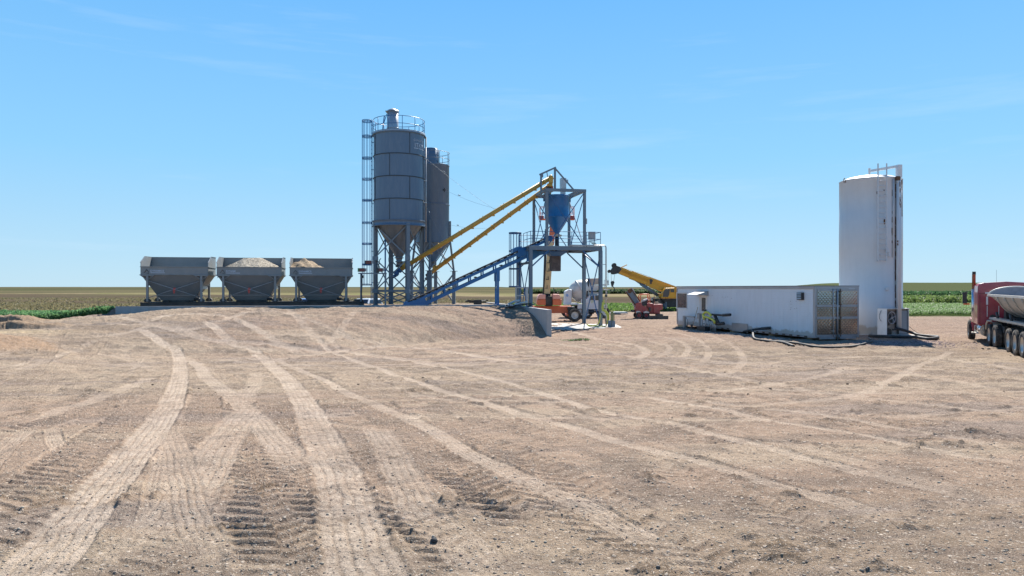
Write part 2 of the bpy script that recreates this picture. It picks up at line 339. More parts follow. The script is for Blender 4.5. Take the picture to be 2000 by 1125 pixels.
# rows and columns (finer near the photographer's position, growing with distance)
ys = list(-np.geomspace(220, 3, 18)) + list(np.linspace(-2, 3.9, 20)); y = 4.0
while y < 66: ys.append(y); y += max(.018, min(.00049*y*y, .0036*y))
ys += list(np.geomspace(66.5, 5200, 130)); ys = np.array(ys)
NC = 1240; uc = np.linspace(-1, 1, NC); oc = np.geomspace(.02, 1, 34)
W_ = .74*np.clip(ys, 4, None)+2.0
xs = np.concatenate([(-W_[:, None]-oc[::-1][None]*5500), uc[None]*W_[:, None], (W_[:, None]+oc[None]*5500)], 1)
GX = xs; GY = np.repeat(ys[:, None], xs.shape[1], 1); NR, NK = GX.shape
GZ = base_h(GX, GY)
ga, gb = plantc(GX, GY)
pale = np.zeros_like(GX); loose = np.zeros_like(GX); TRK = np.zeros_like(GX); mute = np.ones_like(GX)
def catmull(P, n=9):
    P = [np.array(p, float) for p in P]; P = [2*P[0]-P[1]]+P+[2*P[-1]-P[-2]]; out = []
    for i in range(1, len(P)-2):
        for k in range(n):
            t = k/n; out.append(.5*((2*P[i])+(-P[i-1]+P[i+1])*t+(2*P[i-1]-5*P[i]+4*P[i+1]-P[i+2])*t*t+(-P[i-1]+3*P[i]-3*P[i+1]+P[i+2])*t**3))
    out.append(P[-2]); return np.array(out)
def track(pts, width, kind, depth=.022, pl=.8, world=False, seed=0, fade=.25):
    P = catmull(pts if world else [PX(*p) for p in pts]); s0 = 0; hw = width/2
    wob = 0
    total = np.linalg.norm(np.diff(P, axis=0), axis=1).sum()
    best = {}
    y0, y1 = P[:, 1].min()-width, P[:, 1].max()+width
    r0, r1 = np.searchsorted(ys, [y0, y1]); r1 = min(r1+1, NR)
    if r1-r0 < 2: return
    D = np.full((r1-r0, NK), 9.0); S = np.zeros_like(D)
    for i in range(len(P)-1):
        a, b = P[i], P[i+1]; L = np.linalg.norm(b-a)
        if L < 1e-6: continue
        q0, q1 = np.searchsorted(ys, [min(a[1], b[1])-width, max(a[1], b[1])+width]); q0 = max(q0, r0); q1 = min(q1+1, r1)
        if q1 <= q0: s0 += L; continue
        mid = (q0+q1)//2
        xlo = min(a[0], b[0])-width; xhi = max(a[0], b[0])+width
        Wm = W_[q1-1]; W0 = W_[q0]
        c = []
        for ww in (Wm, W0):
            c += [34+(xlo/ww+1)/2*(NC-1), 34+(xhi/ww+1)/2*(NC-1)]
        c0 = int(max(0, min(c)-2)); c1 = int(min(NK, max(c)+3))
        if c1 <= c0: s0 += L; continue
        x = GX[q0:q1, c0:c1]-a[0]; y = GY[q0:q1, c0:c1]-a[1]; dx, dy = (b-a)/L
        al = x*dx+y*dy; la = x*dy-y*dx; cl = np.clip(al, -.02*L, L*1.02)
        dist = np.sqrt((al-cl)**2+la**2); d = D[q0-r0:q1-r0, c0:c1]; s = S[q0-r0:q1-r0, c0:c1]
        m = dist < np.abs(d); d[m] = (np.sign(la)*dist)[m]; s[m] = (s0+cl)[m]; s0 += L
    x = GX[r0:r1]; y = GY[r0:r1]
    e = D/hw + (fbm(x*3.1, y*3.1, 3, seed)-.5)*.3; ins = 1-sm(np.abs(e), .86, 1.06)
    ends = sm(S, 0, total*fade)*(1-sm(S, total*(1-fade), total)) if fade > 0 else 1
    br = sm(fbm(x*.9+seed*7, y*.9, 3, seed+3), .28, .5); k = ins*ends; far = sm(y, 14, 40)
    berm = np.exp(-((np.abs(e)-1.1)/.1)**2)*ends
    Rl = RL[r0:r1]; Pl = pale[r0:r1]; br2 = sm(fbm(x*2.2+seed, y*1.6, 5, seed+11, .72)*.7+.3*fbm(x*.35, y*.35, 2, seed+13), .36, .56)
    if kind == 'smooth':
        w_ = k*((.55+.45*br2) if seed < 60 else (.25+.75*br2)); groove = np.cos(e*math.pi*5+1.2+seed) < -.68
        new = -depth*.6 - .008*groove*(1-far*.6) - .004*(np.cos(S*2*math.pi/.13+e*3+vn(x*9,y*9,3)*2) > .7)*(1-far)*sm(vn(x*2, y*2, seed+9), .25, .5)
        Rl[:] = Rl*(1-w_)+new*w_+depth*.55*berm*br
        Pl[:] = Pl*(1-w_)+pl*w_*np.where(groove, .6, 1.0); mute[r0:r1] *= 1-.9*w_
    else:
        w_ = k*(.6+.4*br); ph = S/.22 + np.abs(e)*.85 + np.where(e > 0, .5, 0) + (vn(x*1.5, y*1.5, seed+1)-.5)*.9
        fr = ph % 1; lug = np.where(fr < .7, (fr/.7)**1.4, 1-sm(fr, .7, .86)); amp = depth*1.15*(.55+.7*vn(x*1.1, y*1.1, seed+4))*(1+far*.4)
        new = amp*(lug-.6) + amp*.22*(fbm(x*11, y*11, 2, seed+5)-.5)
        Rl[:] = Rl*(1-w_)+new*w_+depth*.3*berm*br
        Pl[:] = Pl*(1-.75*w_)+.25*w_*(lug > .75); mute[r0:r1] *= 1-.8*w_
        loose[r0:r1] = np.maximum(loose[r0:r1], w_*(fr > .7)*.9)
RL = np.zeros_like(GX)
T = [
 # (points in photograph pixels, width m, kind, depth, pale)
 ([(280,651),(322,670),(348,693),(352,731),(341,773),(322,810),(289,852),(252,899),(201,955),(140,1029),(84,1095),(20,1160)], .46,'smooth',.022,.9,0),
 ([(406,651),(457,670),(504,693),(546,726),(583,768),(611,819),(639,880),(663,936),(681,997),(700,1067),(722,1150)], .5,'smooth',.022,.9,0),
 ([(359,690),(392,717),(401,735),(434,759),(485,805),(527,847),(574,899),(621,955)], .42,'smooth',.012,.75,.1),
 ([(500,790),(467,824),(429,871),(397,927),(355,987),(299,1048),(243,1125)], .52,'smooth',.016,.6,.15),
 ([(327,833),(345,880),(355,927),(369,997),(397,1057),(411,1140)], .34,'smooth',.01,.5,.2),
 ([(532,698),(607,731),(684,768),(754,801),(833,833),(899,875),(973,913),(1048,950),(1137,987),(1221,1029),(1300,1067),(1420,1130)], .3,'smooth',.016,.75,.05),
 ([(560,655),(623,675),(717,712),(796,740),(880,768),(973,796),(1048,819),(1137,838),(1207,861),(1300,886),(1408,916),(1516,950),(1645,980),(1731,1011),(1860,1041)], .3,'smooth',.016,.7,.05),
 ([(640,672),(707,693),(810,707),(927,731),(1043,763),(1160,801),(1300,825),(1386,847),(1472,868),(1559,894),(1645,912),(1731,929),(1860,959),(2030,1000)], .3,'smooth',.018,.8,.05),
 ([(1250,775),(1399,799),(1494,821),(1580,834),(1688,853),(1774,871),(1882,890),(2020,912)], .3,'smooth',.016,.8,.08),
 ([(1330,780),(1472,795),(1580,808),(1688,825),(1817,847),(2010,882)], .3,'smooth',.012,.6,.1),
 ([(1250,766),(1300,765),(1386,763),(1472,756),(1559,743),(1623,728),(1662,713)], .36,'smooth',.02,.55,.15),
 ([(1400,795),(1451,793),(1541,787),(1623,778),(1688,765),(1740,743),(1778,722),(1817,705),(1869,683)], .36,'smooth',.02,.6,.1),
 ([(1249,636),(1284,640),(1320,649),(1356,660),(1382,680),(1380,700),(1350,715)], .34,'smooth',.03,.5,.1),
 ([(1196,651),(1249,655),(1293,658),(1329,667),(1345,682),(1330,700)], .34,'smooth',.03,.5,.1),
 ([(1210,665),(1270,668),(1305,676),(1300,690),(1260,700)], .34,'smooth',.03,.45,.15),
 ([(1300,640),(1360,648),(1420,668),(1450,695),(1440,720),(1380,745)], .34,'smooth',.03,.45,.1),
 ([(731,833),(759,871),(787,927),(824,997),(880,1043),(950,1104),(1000,1150)], .4,'smooth',.012,.6,.1),
 ([(180,628),(260,634),(340,640),(450,646),(600,655),(760,672),(900,690),(1100,720)], .5,'smooth',.02,.75,.1),
 ([(230,640),(300,648),(400,660),(520,672),(700,690),(900,715)], .5,'smooth',.02,.6,.1),
 ([(150,660),(240,652),(320,652),(420,664),(560,690)], .4,'smooth',.02,.6,.1),
 ([(430,705),(480,700),(520,705),(560,700),(640,690)], .4,'smooth',.012,.5,.1),
 ([(497,722),(500,745),(480,770),(478,800)], .4,'smooth',.01,.5,.2),
 ([(1100,640),(1160,660),(1230,672),(1262,686),(1240,700),(1180,705)], .5,'smooth',.03,.6,.1),
 ([(1600,700),(1750,697),(1880,705),(2000,722)], .5,'smooth',.02,.5,.1),
 ([(560,610),(600,620),(640,632),(700,640)], .4,'smooth',.02,.5,.1),
 # tractor and loader treads
 ([(540,790),(500,820),(471,861),(481,903),(495,950),(513,997),(537,1043),(560,1090),(590,1150)], .66,'lug',.04,0,.05),
 ([(405,750),(401,777),(397,810),(392,842),(384,885)], .6,'lug',.028,0,.15),
 ([(299,754),(261,805),(201,847),(140,889),(84,936),(28,978),(-23,1010),(-80,1050)], .62,'lug',.036,0,.08),
 ([(260,880),(177,955),(112,1006),(51,1048),(0,1085),(-40,1110)], .6,'lug',.026,0,.15),
 ([(201,656),(154,698),(93,726),(28,768),(-9,796)], .7,'lug',.04,0,.1),
 ([(266,763),(210,782),(154,805),(93,824),(0,852)], .6,'lug',.028,0,.15),
 ([(684,870),(694,910),(708,950),(730,990),(760,1030),(800,1080)], .4,'lug',.03,0,.15),
 ([(770,820),(787,838),(843,880),(899,927),(955,969),(1001,997),(1080,1040)], .6,'lug',.034,0,.12),
 ([(900,870),(973,917),(1034,955),(1095,992),(1183,1034),(1277,1067),(1380,1110)], .4,'lug',.026,0,.1),
 ([(540,690),(575,730),(610,760),(660,780)], .6,'lug',.028,0,.2),
 ([(330,690),(338,720),(330,755)], .5,'lug',.025,0,.2),
 ([(640,700),(700,730),(760,765),(800,800)], .6,'lug',.024,0,.15),
 ([(500,770),(560,800),(600,850),(640,900)], .6,'lug',.024,0,.2),
 ([(1040,775),(1150,785),(1280,800),(1450,818)], .6,'lug',.026,0,.1),
 ([(1250,815),(1330,835),(1400,850)], .6,'lug',.03,0,.2),
 ([(330,1060),(300,1100),(280,1150)], .5,'lug',.03,0,.2),
]
T += [([(560,790),(540,850),(560,910),(600,960),(660,1010),(700,1060),(720,1130)], .5,'lug',.03,0,.1),
 ([(330,780),(240,850),(150,915),(80,970),(0,1025),(-60,1060)], .55,'lug',.024,0,.1),
 ([(420,930),(380,1000),(330,1070),(300,1140)], .5,'lug',.02,0,.15),
 ([(120,640),(100,680),(40,740),(-20,780)], .6,'lug',.03,0,.1),
 ([(180,700),(120,730),(60,765),(0,790)], .6,'lug',.028,0,.1),
 ([(380,680),(360,720),(300,780),(220,840),(130,890),(40,940)], .6,'lug',.022,0,.15),
 ([(600,700),(680,740),(740,790),(800,860),(860,930),(930,1000)], .5,'lug',.022,0,.15),
 ([(830,800),(920,850),(1010,890),(1100,935),(1200,990),(1320,1050)], .5,'lug',.022,0,.15),
 ([(1000,730),(1120,765),(1240,790),(1380,810)], .6,'lug',.024,0,.15),
 ([(1500,760),(1620,775),(1760,790),(1900,800)], .6,'lug',.024,0,.15),
 ([(1420,720),(1560,735),(1700,735),(1850,730)], .6,'lug',.024,0,.15),
 ([(1150,860),(1280,910),(1420,960),(1560,1020),(1700,1090)], .5,'lug',.018,0,.2),
 ([(20,830),(100,805),(200,775),(300,735)], .35,'smooth',.012,.5,.1),
 ([(0,735),(90,705),(170,672),(240,656)], .35,'smooth',.012,.5,.1),
 ([(1500,860),(1650,895),(1800,935),(1990,985)], .3,'smooth',.01,.4,.1)]
rng = np.random.default_rng(5)
for i in range(46):               # narrow passes running down towards the near right
    Y0 = rng.uniform(13, 30); x0 = rng.uniform(-.7, .45)*Y0; ang = rng.normal(-58, 12); L = rng.uniform(5, 16); cv = rng.normal(0, .025)
    pts = [(x0+k/5*L*math.cos(R(ang)+cv*k), Y0+k/5*L*math.sin(R(ang)+cv*k)) for k in range(6)]
    if min(p[1] for p in pts) < 4.3: pts = [p for p in pts if p[1] > 4.3]
    if len(pts) > 2: track(pts, rng.uniform(.16, .34), 'lug' if i % 4 == 1 else 'smooth', .016, rng.uniform(.25, .6), True, 160+i, .2)
for i in range(44):               # fainter older passes that cross the yard
    Y0 = rng.uniform(11, 42); x0 = rng.uniform(-.75, .2)*Y0; ang = rng.normal(-6, 9); L = rng.uniform(6, 20); cv = rng.normal(0, .02)
    pts = []
    for k in range(7): t = k/6*L; an = R(ang)+cv*t; pts.append((x0+t*math.cos(an), Y0+t*math.sin(an)))
    if i % 3 == 2: track(pts, .5, 'lug', .024, 0, True, 60+i, .2)
    else: track(pts, rng.uniform(.3, .5), 'smooth', .014, rng.uniform(.3, .55), True, 60+i, .2)
fac = sm(GY, 55, 75)
rough_h = (fbm(GX*1.3, GY*1.3, 4, 21)-.5)*.06 + (fbm(GX*9, GY*9, 4, 31, .75)-.5)*.02 + (fbm(GX*.25, GY*.6, 3, 41)-.5)*.12
str_h = (fbm(ga*.45, gb*2.6, 5, 51, .68)-.5)*.16*sm(GY, 8, 20)
T += [([(700,930),(760,980),(830,1030),(900,1080),(960,1130)], .5,'lug',.03,0,.1),
 ([(640,770),(700,790),(780,840),(850,880)], .6,'lug',.03,0,.15),
 ([(870,780),(960,815),(1060,850),(1150,880)], .5,'lug',.028,0,.15),
 ([(1090,720),(1200,735),(1330,760),(1450,770)], .6,'lug',.035,0,.15),
 ([(1560,800),(1700,815),(1850,830),(2000,850)], .5,'lug',.028,0,.15),
 ([(1180,1000),(1300,1050),(1400,1100),(1480,1150)], .5,'lug',.024,0,.15),
 ([(230,668),(290,672),(350,690),(420,720),(470,760)], .5,'lug',.03,0,.15),
 ([(100,620),(300,632),(520,640),(760,655),(980,672),(1200,705)], .45,'smooth',.02,.6,.05),
 ([(900,650),(1050,668),(1200,690),(1400,730),(1600,765),(1800,790),(2000,815)], .45,'smooth',.02,.55,.05),
 ([(1000,655),(1150,668),(1350,700),(1550,715),(1750,725),(1950,760)], .4,'smooth',.018,.5,.05)]
T.sort(key=lambda t: t[2] == 'smooth')
for i, (p, wd, kd, dp, pl, fd) in enumerate(T): track(p, wd, kd, dp, pl, False, i+1, fd)
GZ += RL
lumps = sm(fbm(GX*2.2, GY*4.5, 3, 71), .6, .78)*sm(fbm(GX*.35, GY*.5, 2, 75), .4, .6)*.065*fbm(GX*14, GY*14, 2, 77)
nowall = np.where((ga > -.6) & (ga < .6) & (gb > -11.6), .3, 1)
nowall = nowall*np.where((gb > -.05) & (gb < 9.2) & (ga < .3) & (ga > -27), .1, 1)
GZ += (rough_h*(.35+.65*mute) + str_h*mute + lumps*mute + (fbm(GX*3.2, GY*4, 3, 61, .7)-.5)*.1*sm(GY, 24, 38) + (fbm(ga*1.2, gb*4, 4, 63, .7)-.5)*.12*sm(gb, -16, -11)*np.where(ga < 0, 1, 0))*(1-fac)*nowall
GZ += (fbm(GX*.3, GY*.3, 3, 81)-.5)*.15*fac
# sand and soil dumped at the left
def heap(cx, cy, rx, ry, h, rot, s):
    c, n = math.cos(rot), math.sin(rot); x = (GX-cx)*c+(GY-cy)*n; y = -(GX-cx)*n+(GY-cy)*c
    d = np.sqrt((x/rx)**2+(y/ry)**2)+(fbm(GX*.9, GY*.9, 4, s)-.5)*.55
    return h*np.clip(1-d, 0, 1)**.85
def bank(cx, cy, rx, ry, h, rot, s):      # a dumped bank with a steep face to the south
    c, n = math.cos(rot), math.sin(rot); x = (GX-cx)*c+(GY-cy)*n; y = -(GX-cx)*n+(GY-cy)*c
    y = y+(fbm(GX*1.1, GY*.2, 4, s)-.5)*.9; env = np.clip(1-np.abs(x/rx)**2.2, 0, 1)
    pr = sm(y, -.22, .0)*(1-sm(y, .3, ry)); return h*env**.6*pr*(.7+.5*fbm(GX*1.6, GY*1.6, 4, s+1))
sand = bank(-29.6, 37.0, 5.2, 3.0, .85, -.1, 91)
sand = np.maximum(sand, bank(-25.2, 33.4, 4.4, 1.6, .36, .03, 95)); soil = heap(-22.5, 27.5, 5.6, 2.6, .42, 0, 93)
GZ += sand+soil
# ---- colour of the ground itself: earth, sand, fields
def col3(c): return np.array(c)[None, None, :]
def lerp(A, B, t): return A+(B-A)*t[..., None]
n1 = fbm(GX*.22, GY*.3, 4, 101); n2 = fbm(GX*.05+9, GY*.09, 3, 103); n3 = fbm(GX*1.7, GY*1.7, 4, 105)
earth = lerp(col3((.33, .25, .18)), col3((.43, .33, .235)), sm(n1, .35, .65))
earth = lerp(earth, col3((.43, .29, .215)), sm(n2, .48, .62)*.4)
n4 = fbm(ga*.16, gb*.9, 5, 107, .62); earth = lerp(earth, col3((.5, .4, .29)), sm(n4, .52, .66)*.55); earth = lerp(earth, col3((.28, .235, .21)), sm(n4, .5, .36)*0+sm(.5-n4, .04, .16)*.5)
earth = lerp(earth, col3((.22, .17, .135)), sm(n3, .5, .68)*.6)
red = sm(GY, 30, 45)*sm(GX, -4, 3)*.5; earth = lerp(earth, col3((.39, .27, .205)), red)
earth = lerp(earth, col3((.67, .555, .44)), np.clip(pale, 0, 1)*.74)
earth = lerp(earth, col3((.27, .19, .135)), np.clip(loose, 0, 1)*.3)
earth = lerp(earth, col3((.24, .17, .11)), sm(lumps, .012, .04)*.5)
earth = lerp(earth, col3((.34, .235, .15)), sm(sand, .02, .2)*.85); earth = lerp(earth, col3((.62, .48, .3)), np.exp(-(((GX+22.5)/2.6)**2+((GY-31.6)/.9)**2))*.9)
earth = lerp(earth, col3((.44, .29, .18)), sm(soil, .02, .15)*.8)
pk = np.exp(-(((GX-19.7)/2.2)**2+((GY-36.0)/1.6)**2)); earth = lerp(earth, col3((.42, .32, .31)), np.clip(pk*1.2, 0, 1)*sm(n3, .3, .6))
# fields, by distance and side
st = fbm(GX*.006, GY*.05, 5, 111, .62); st2 = fbm(GX*.03, GY*.22, 4, 113, .6)
dry = lerp(col3((.135, .115, .065)), col3((.29, .235, .145)), sm(st, .4, .6)); dry = lerp(dry, col3((.17, .19, .07)), sm(st2, .5, .62)*.75)
dry = lerp(dry, col3((.1, .078, .062)), sm(fbm(GX*.004+5, GY*.014, 4, 117), .52, .68)*.8)
farg = lerp(col3((.085, .09, .05)), col3((.14, .125, .075)), sm(fbm(GX*.004, GY*.01, 3, 119), .4, .6))
fld = lerp(dry, farg, sm(GY, 330, 420)*.9)
ratio = GX/np.clip(GY, 1, None)
fld = lerp(fld, col3((.08, .12, .04)), sm(ratio, .33, .42)*sm(GY, 66, 70)*(1-sm(GY, 240, 300)))
fld = lerp(fld, col3((.095, .11, .055)), sm(ratio, .33, .42)*sm(GY, 240, 300))
gs = sm(GY, 84, 88)*(1-sm(GY, 112, 122))*sm(ratio, -.02, .06); fld = lerp(fld, col3((.09, .14, .035)), gs*.9)
edge = np.where(ratio > .42, 69.5, np.where(ratio > .02, 86, 60.5)); edge = np.where(ratio < -.5, 48.6, edge)
yard = 1-sm(GY+(n1-.5)*4, edge, edge+2.0)
colr = lerp(fld*.74, earth*col3((.705, .695, .7)), yard)
me = bpy.data.meshes.new('ground'); nv = NR*NK
me.vertices.add(nv); me.vertices.foreach_set('co', np.stack([GX, GY, GZ], -1).astype(np.float32).ravel())
ii = (np.arange(NR-1)[:, None]*NK+np.arange(NK-1)[None]).ravel()
fa = np.stack([ii, ii+1, ii+1+NK, ii+NK], -1).astype(np.int32); nf = len(fa)
me.loops.add(nf*4); me.loops.foreach_set('vertex_index', fa.ravel()); me.polygons.add(nf)
me.polygons.foreach_set('loop_start', np.arange(nf, dtype=np.int32)*4); me.polygons.foreach_set('use_smooth', np.ones(nf, bool))
ca = me.color_attributes.new('soil', 'FLOAT_COLOR', 'POINT')
ca.data.foreach_set('color', np.concatenate([colr, np.ones((NR, NK, 1))], -1).astype(np.float32).ravel())
at = me.attributes.new('yard', 'FLOAT', 'POINT'); at.data.foreach_set('value', yard.astype(np.float32).ravel())
at = me.attributes.new('pale', 'FLOAT', 'POINT'); at.data.foreach_set('value', np.clip(pale, 0, 1).astype(np.float32).ravel())
me.update(); me.validate()
def ground_mat():
    m = bpy.data.materials.new('compacted_gravel_and_fields'); m.use_nodes = True; nt = m.node_tree; b = nt.nodes['Principled BSDF']; L = nt.links.new
    tc = nt.nodes.new('ShaderNodeTexCoord'); o = tc.outputs['Object']
    a = N(nt, 'ShaderNodeAttribute', attribute_name='soil'); yd = N(nt, 'ShaderNodeAttribute', attribute_name='yard'); pa = N(nt, 'ShaderNodeAttribute', attribute_name='pale')
    c = a.outputs['Color']
    n0 = N(nt, 'ShaderNodeTexNoise', Scale=5.0, Detail=9.0, Roughness=.78); L(o, n0.inputs['Vector'])
    c = mixc(nt, 1.0, c, ramp(nt, n0.outputs['Fac'], .25, .75, (.6,)*3, (1.38,)*3), 'MULTIPLY')
    hts = []
    for sc, s0, s1, col0, col1, amt in ((55, .0, .3, (.1, .075, .06), (.66, .57, .47), .85), (24, .0, .3, (.13, .1, .08), (.68, .58, .48), .7), (110, 0, .3, (.08, .06, .05), (.66, .57, .48), .8)):
        v = N(nt, 'ShaderNodeTexVoronoi', Scale=float(sc)); L(o, v.inputs['Vector'])
        sp = nt.nodes.new('ShaderNodeSeparateColor'); L(v.outputs['Color'], sp.inputs[0])
        pebc = ramp(nt, sp.outputs[0], 0, 1, col0, col1)
        pick = ramp(nt, sp.outputs[1], .4, .6); near = ramp(nt, v.outputs['Distance'], .22, .42, (1,)*3, (0,)*3)
        msk = N(nt, 'ShaderNodeMath', operation='MULTIPLY'); L(pick, msk.inputs[0]); L(near, msk.inputs[1])
        m2 = N(nt, 'ShaderNodeMath', operation='MULTIPLY'); L(msk.outputs[0], m2.inputs[0]); L(yd.outputs['Fac'], m2.inputs[1])
        inv = N(nt, 'ShaderNodeMapRange'); L(pa.outputs['Fac'], inv.inputs['Value']); inv.inputs['To Min'].default_value = amt; inv.inputs['To Max'].default_value = amt*.25
        m3 = N(nt, 'ShaderNodeMath', operation='MULTIPLY'); L(m2.outputs[0], m3.inputs[0]); L(inv.outputs[0], m3.inputs[1])
        c = mixc(nt, m3.outputs[0], c, pebc); hts.append(m3.outputs[0])
    L(c, b.inputs['Base Color']); b.inputs['Roughness'].default_value = .95; b.inputs['Specular IOR Level'].default_value = 0.0
    n5 = N(nt, 'ShaderNodeTexNoise', Scale=38.0, Detail=8.0, Roughness=.75); L(o, n5.inputs['Vector'])
    ad = N(nt, 'ShaderNodeMath', operation='ADD'); L(hts[0], ad.inputs[0]); L(hts[1], ad.inputs[1])
    ad2 = N(nt, 'ShaderNodeMath', operation='MULTIPLY_ADD'); L(n5.outputs['Fac'], ad2.inputs[0]); ad2.inputs[1].default_value = 1.6; L(ad.outputs[0], ad2.inputs[2])
    bp = N(nt, 'ShaderNodeBump', Strength=.8, Distance=.02); L(ad2.outputs[0], bp.inputs['Height'])
    n6 = N(nt, 'ShaderNodeTexNoise', Scale=.9, Detail=8.0, Roughness=.8); L(o, n6.inputs['Vector'])
    b2 = N(nt, 'ShaderNodeBump', Strength=.65, Distance=.14); L(n6.outputs['Fac'], b2.inputs['Height']); L(bp.outputs[0], b2.inputs['Normal'])
    L(b2.outputs[0], b.inputs['Normal']); return m
me.materials.append(ground_mat())
ground = bpy.data.objects.new('ground', me); C.objects.link(ground); ground['kind'] = 'structure'
# ---- loose stones
def flat_mesh(name, co, faces, mt, colors=None, kind='stuff', label=None, cat=None, group=None):
    me = bpy.data.meshes.new(name); me.vertices.add(len(co)); me.vertices.foreach_set('co', co.astype(np.float32).ravel())
    k = faces.shape[1]; n = len(faces); me.loops.add(n*k); me.loops.foreach_set('vertex_index', faces.astype(np.int32).ravel())
    me.polygons.add(n); me.polygons.foreach_set('loop_start', np.arange(n, dtype=np.int32)*k)
    if colors is not None:
        ca = me.color_attributes.new('tint', 'FLOAT_COLOR', 'POINT'); ca.data.foreach_set('color', np.concatenate([colors, np.ones((len(colors), 1))], 1).astype(np.float32).ravel())
    me.update(); me.validate(); me.materials.append(mt)
    o = bpy.data.objects.new(name, me); C.objects.link(o); return tag(o, label, cat, group, kind)
def tint_mat(name, rough=.8, trans=0):
    m = bpy.data.materials.new(name); m.use_nodes = True; nt = m.node_tree; b = nt.nodes['Principled BSDF']
    a = N(nt, 'ShaderNodeAttribute', attribute_name='tint'); nt.links.new(a.outputs['Color'], b.inputs['Base Color']); b.inputs['Roughness'].default_value = rough
    b.inputs['Specular IOR Level'].default_value = .25
    if trans:
        t = nt.nodes.new('ShaderNodeBsdfTranslucent'); nt.links.new(a.outputs['Color'], t.inputs['Color'])
        mx = nt.nodes.new('ShaderNodeMixShader'); mx.inputs[0].default_value = trans
        nt.links.new(b.outputs[0], mx.inputs[1]); nt.links.new(t.outputs[0], mx.inputs[2]); nt.links.new(mx.outputs[0], nt.nodes['Material Output'].inputs['Surface'])
    return m
ph = (1+5**.5)/2
ico = np.array([(-1,ph,0),(1,ph,0),(-1,-ph,0),(1,-ph,0),(0,-1,ph),(0,1,ph),(0,-1,-ph),(0,1,-ph),(ph,0,-1),(ph,0,1),(-ph,0,-1),(-ph,0,1)])/1.9
icf = np.array([(0,11,5),(0,5,1),(0,1,7),(0,7,10),(0,10,11),(1,5,9),(5,11,4),(11,10,2),(10,7,6),(7,1,8),(3,9,4),(3,4,2),(3,2,6),(3,6,8),(3,8,9),(4,9,5),(2,4,11),(6,2,10),(8,6,7),(9,8,1)])
def ground_at(x, y):
    r = np.clip(np.searchsorted(ys, y)-1, 0, NR-2); t = (y-ys[r])/(ys[r+1]-ys[r])
    def rowz(r): w = W_[r]; c = np.clip(34+(x/w+1)/2*(NC-1), 0, NK-2); ci = c.astype(int); f = c-ci; return GZ[r, ci]*(1-f)+GZ[r, ci+1]*f
    return rowz(r)*(1-t)+rowz(r+1)*t
def rocks(name, x, y, size, cols, label, cat):
    n = len(x); z = ground_at(x, y)
    sc = size[:, None]*rng.uniform(.6, 1.2, (n, 3)); sc[:, 2] *= .6
    jit = 1+rng.uniform(-.22, .22, (n, 12, 3)); an = rng.uniform(0, 6.28, n); P = ico[None]*jit*sc[:, None]
    px = P[..., 0]*np.cos(an)[:, None]-P[..., 1]*np.sin(an)[:, None]; py = P[..., 0]*np.sin(an)[:, None]+P[..., 1]*np.cos(an)[:, None]
    co = np.stack([px+x[:, None], py+y[:, None], P[..., 2]+(z+size*.12)[:, None]], -1).reshape(-1, 3)
    fc = (icf[None]+np.arange(n)[:, None, None]*12).reshape(-1, 3)
    return flat_mesh(name, co, fc, M['stone'], np.repeat(cols*.7, 12, 0), label=label, cat=cat)
M['stone'] = tint_mat('loose_stone', .85)
n = 15000; yy = 4.2*(1/ (1-rng.uniform(0, .8, n))); xx = rng.uniform(-.76, .76, n)*yy
sz = .0035+.011*rng.uniform(0, 1, n)**5*(1+yy*.02)
palc = np.array([(.42,.35,.27),(.33,.26,.2),(.3,.25,.2),(.46,.4,.32),(.36,.25,.19),(.26,.22,.19)]); cc = palc[rng.integers(0, 6, n)]*rng.uniform(.8, 1.15, (n, 1))
rocks('gravel', xx, yy, sz, cc, 'small loose pebbles scattered over the whole dirt yard', 'gravel')
n = 420; yy = rng.uniform(15, 44, n); xx = rng.uniform(-.74, .74, n)*yy; ok = fbm(xx*.4, yy*.4, 2, 75) > .52; xx, yy = xx[ok], yy[ok]
rocks('clods', xx, yy, rng.uniform(.015, .045, len(xx)), np.array([(.2, .145, .105)])*rng.uniform(.7, 1.4, (len(xx), 1)), 'dark crumbled soil clods lying in patches on the yard', 'soil clods')
for (px, py, s, c, lb) in ((848,1052,.035,(.07,.07,.07),'flat dark grey stone near the bottom centre of the yard'), (846,1044,.022,(.4,.36,.3),'small pale stone just behind the flat dark grey stone'),
                        (968,939,.03,(.5,.45,.36),'pale stone beside the lug tracks in mid yard'), (1919,1012-330,.07,(.1,.08,.06),'left dark clod near the dump trailer wheels'), (1931,1012-328,.08,(.1,.08,.06),'right dark clod near the dump trailer wheels')):
    X, Y = PX(px, py); o = rocks('stone', np.array([X]), np.array([Y]), np.array([s]), np.array([c]), lb, 'stone'); del o['kind']
# gravel ridge dumped at the trailer's foot
rr = 1500; t = rng.uniform(0, 1, rr); ex = 11.6+t*3.0+rng.normal(0, .35, rr); ey = 48-t*9+rng.normal(0, .5, rr)
rocks('crushed_rock', ex, ey, rng.uniform(.02, .06, rr), np.array([(.42, .36, .34)])*rng.uniform(.6, 1.3, (rr, 1)), 'crushed rock strewn along the foot of the white trailer', 'crushed rock')
rr = 1500; ex = 19.8+rng.normal(0, 1.5, rr); ey = 36+rng.normal(0, 1.1, rr)
rocks('pink_gravel', ex, ey, rng.uniform(.015, .045, rr), np.array([(.45, .33, .33)])*rng.uniform(.5, 1.4, (rr, 1)), 'pinkish gravel patch between the white tank and the red truck', 'gravel')
rr = 2200; a_ = rng.normal(-.75, .35, rr); b_ = rng.uniform(-11, -5, rr); pw = [F(p, q) for p, q in zip(a_, b_)]
ok = a_ < -.05; rocks('rubble', np.array([p.x for p in pw])[ok], np.array([p.y for p in pw])[ok], rng.uniform(.015, .045, rr)[ok], np.array([(.42, .33, .25)])*rng.uniform(.75, 1.2, (int(ok.sum()), 1)), 'loose rubble banked against the concrete wing wall', 'rubble')
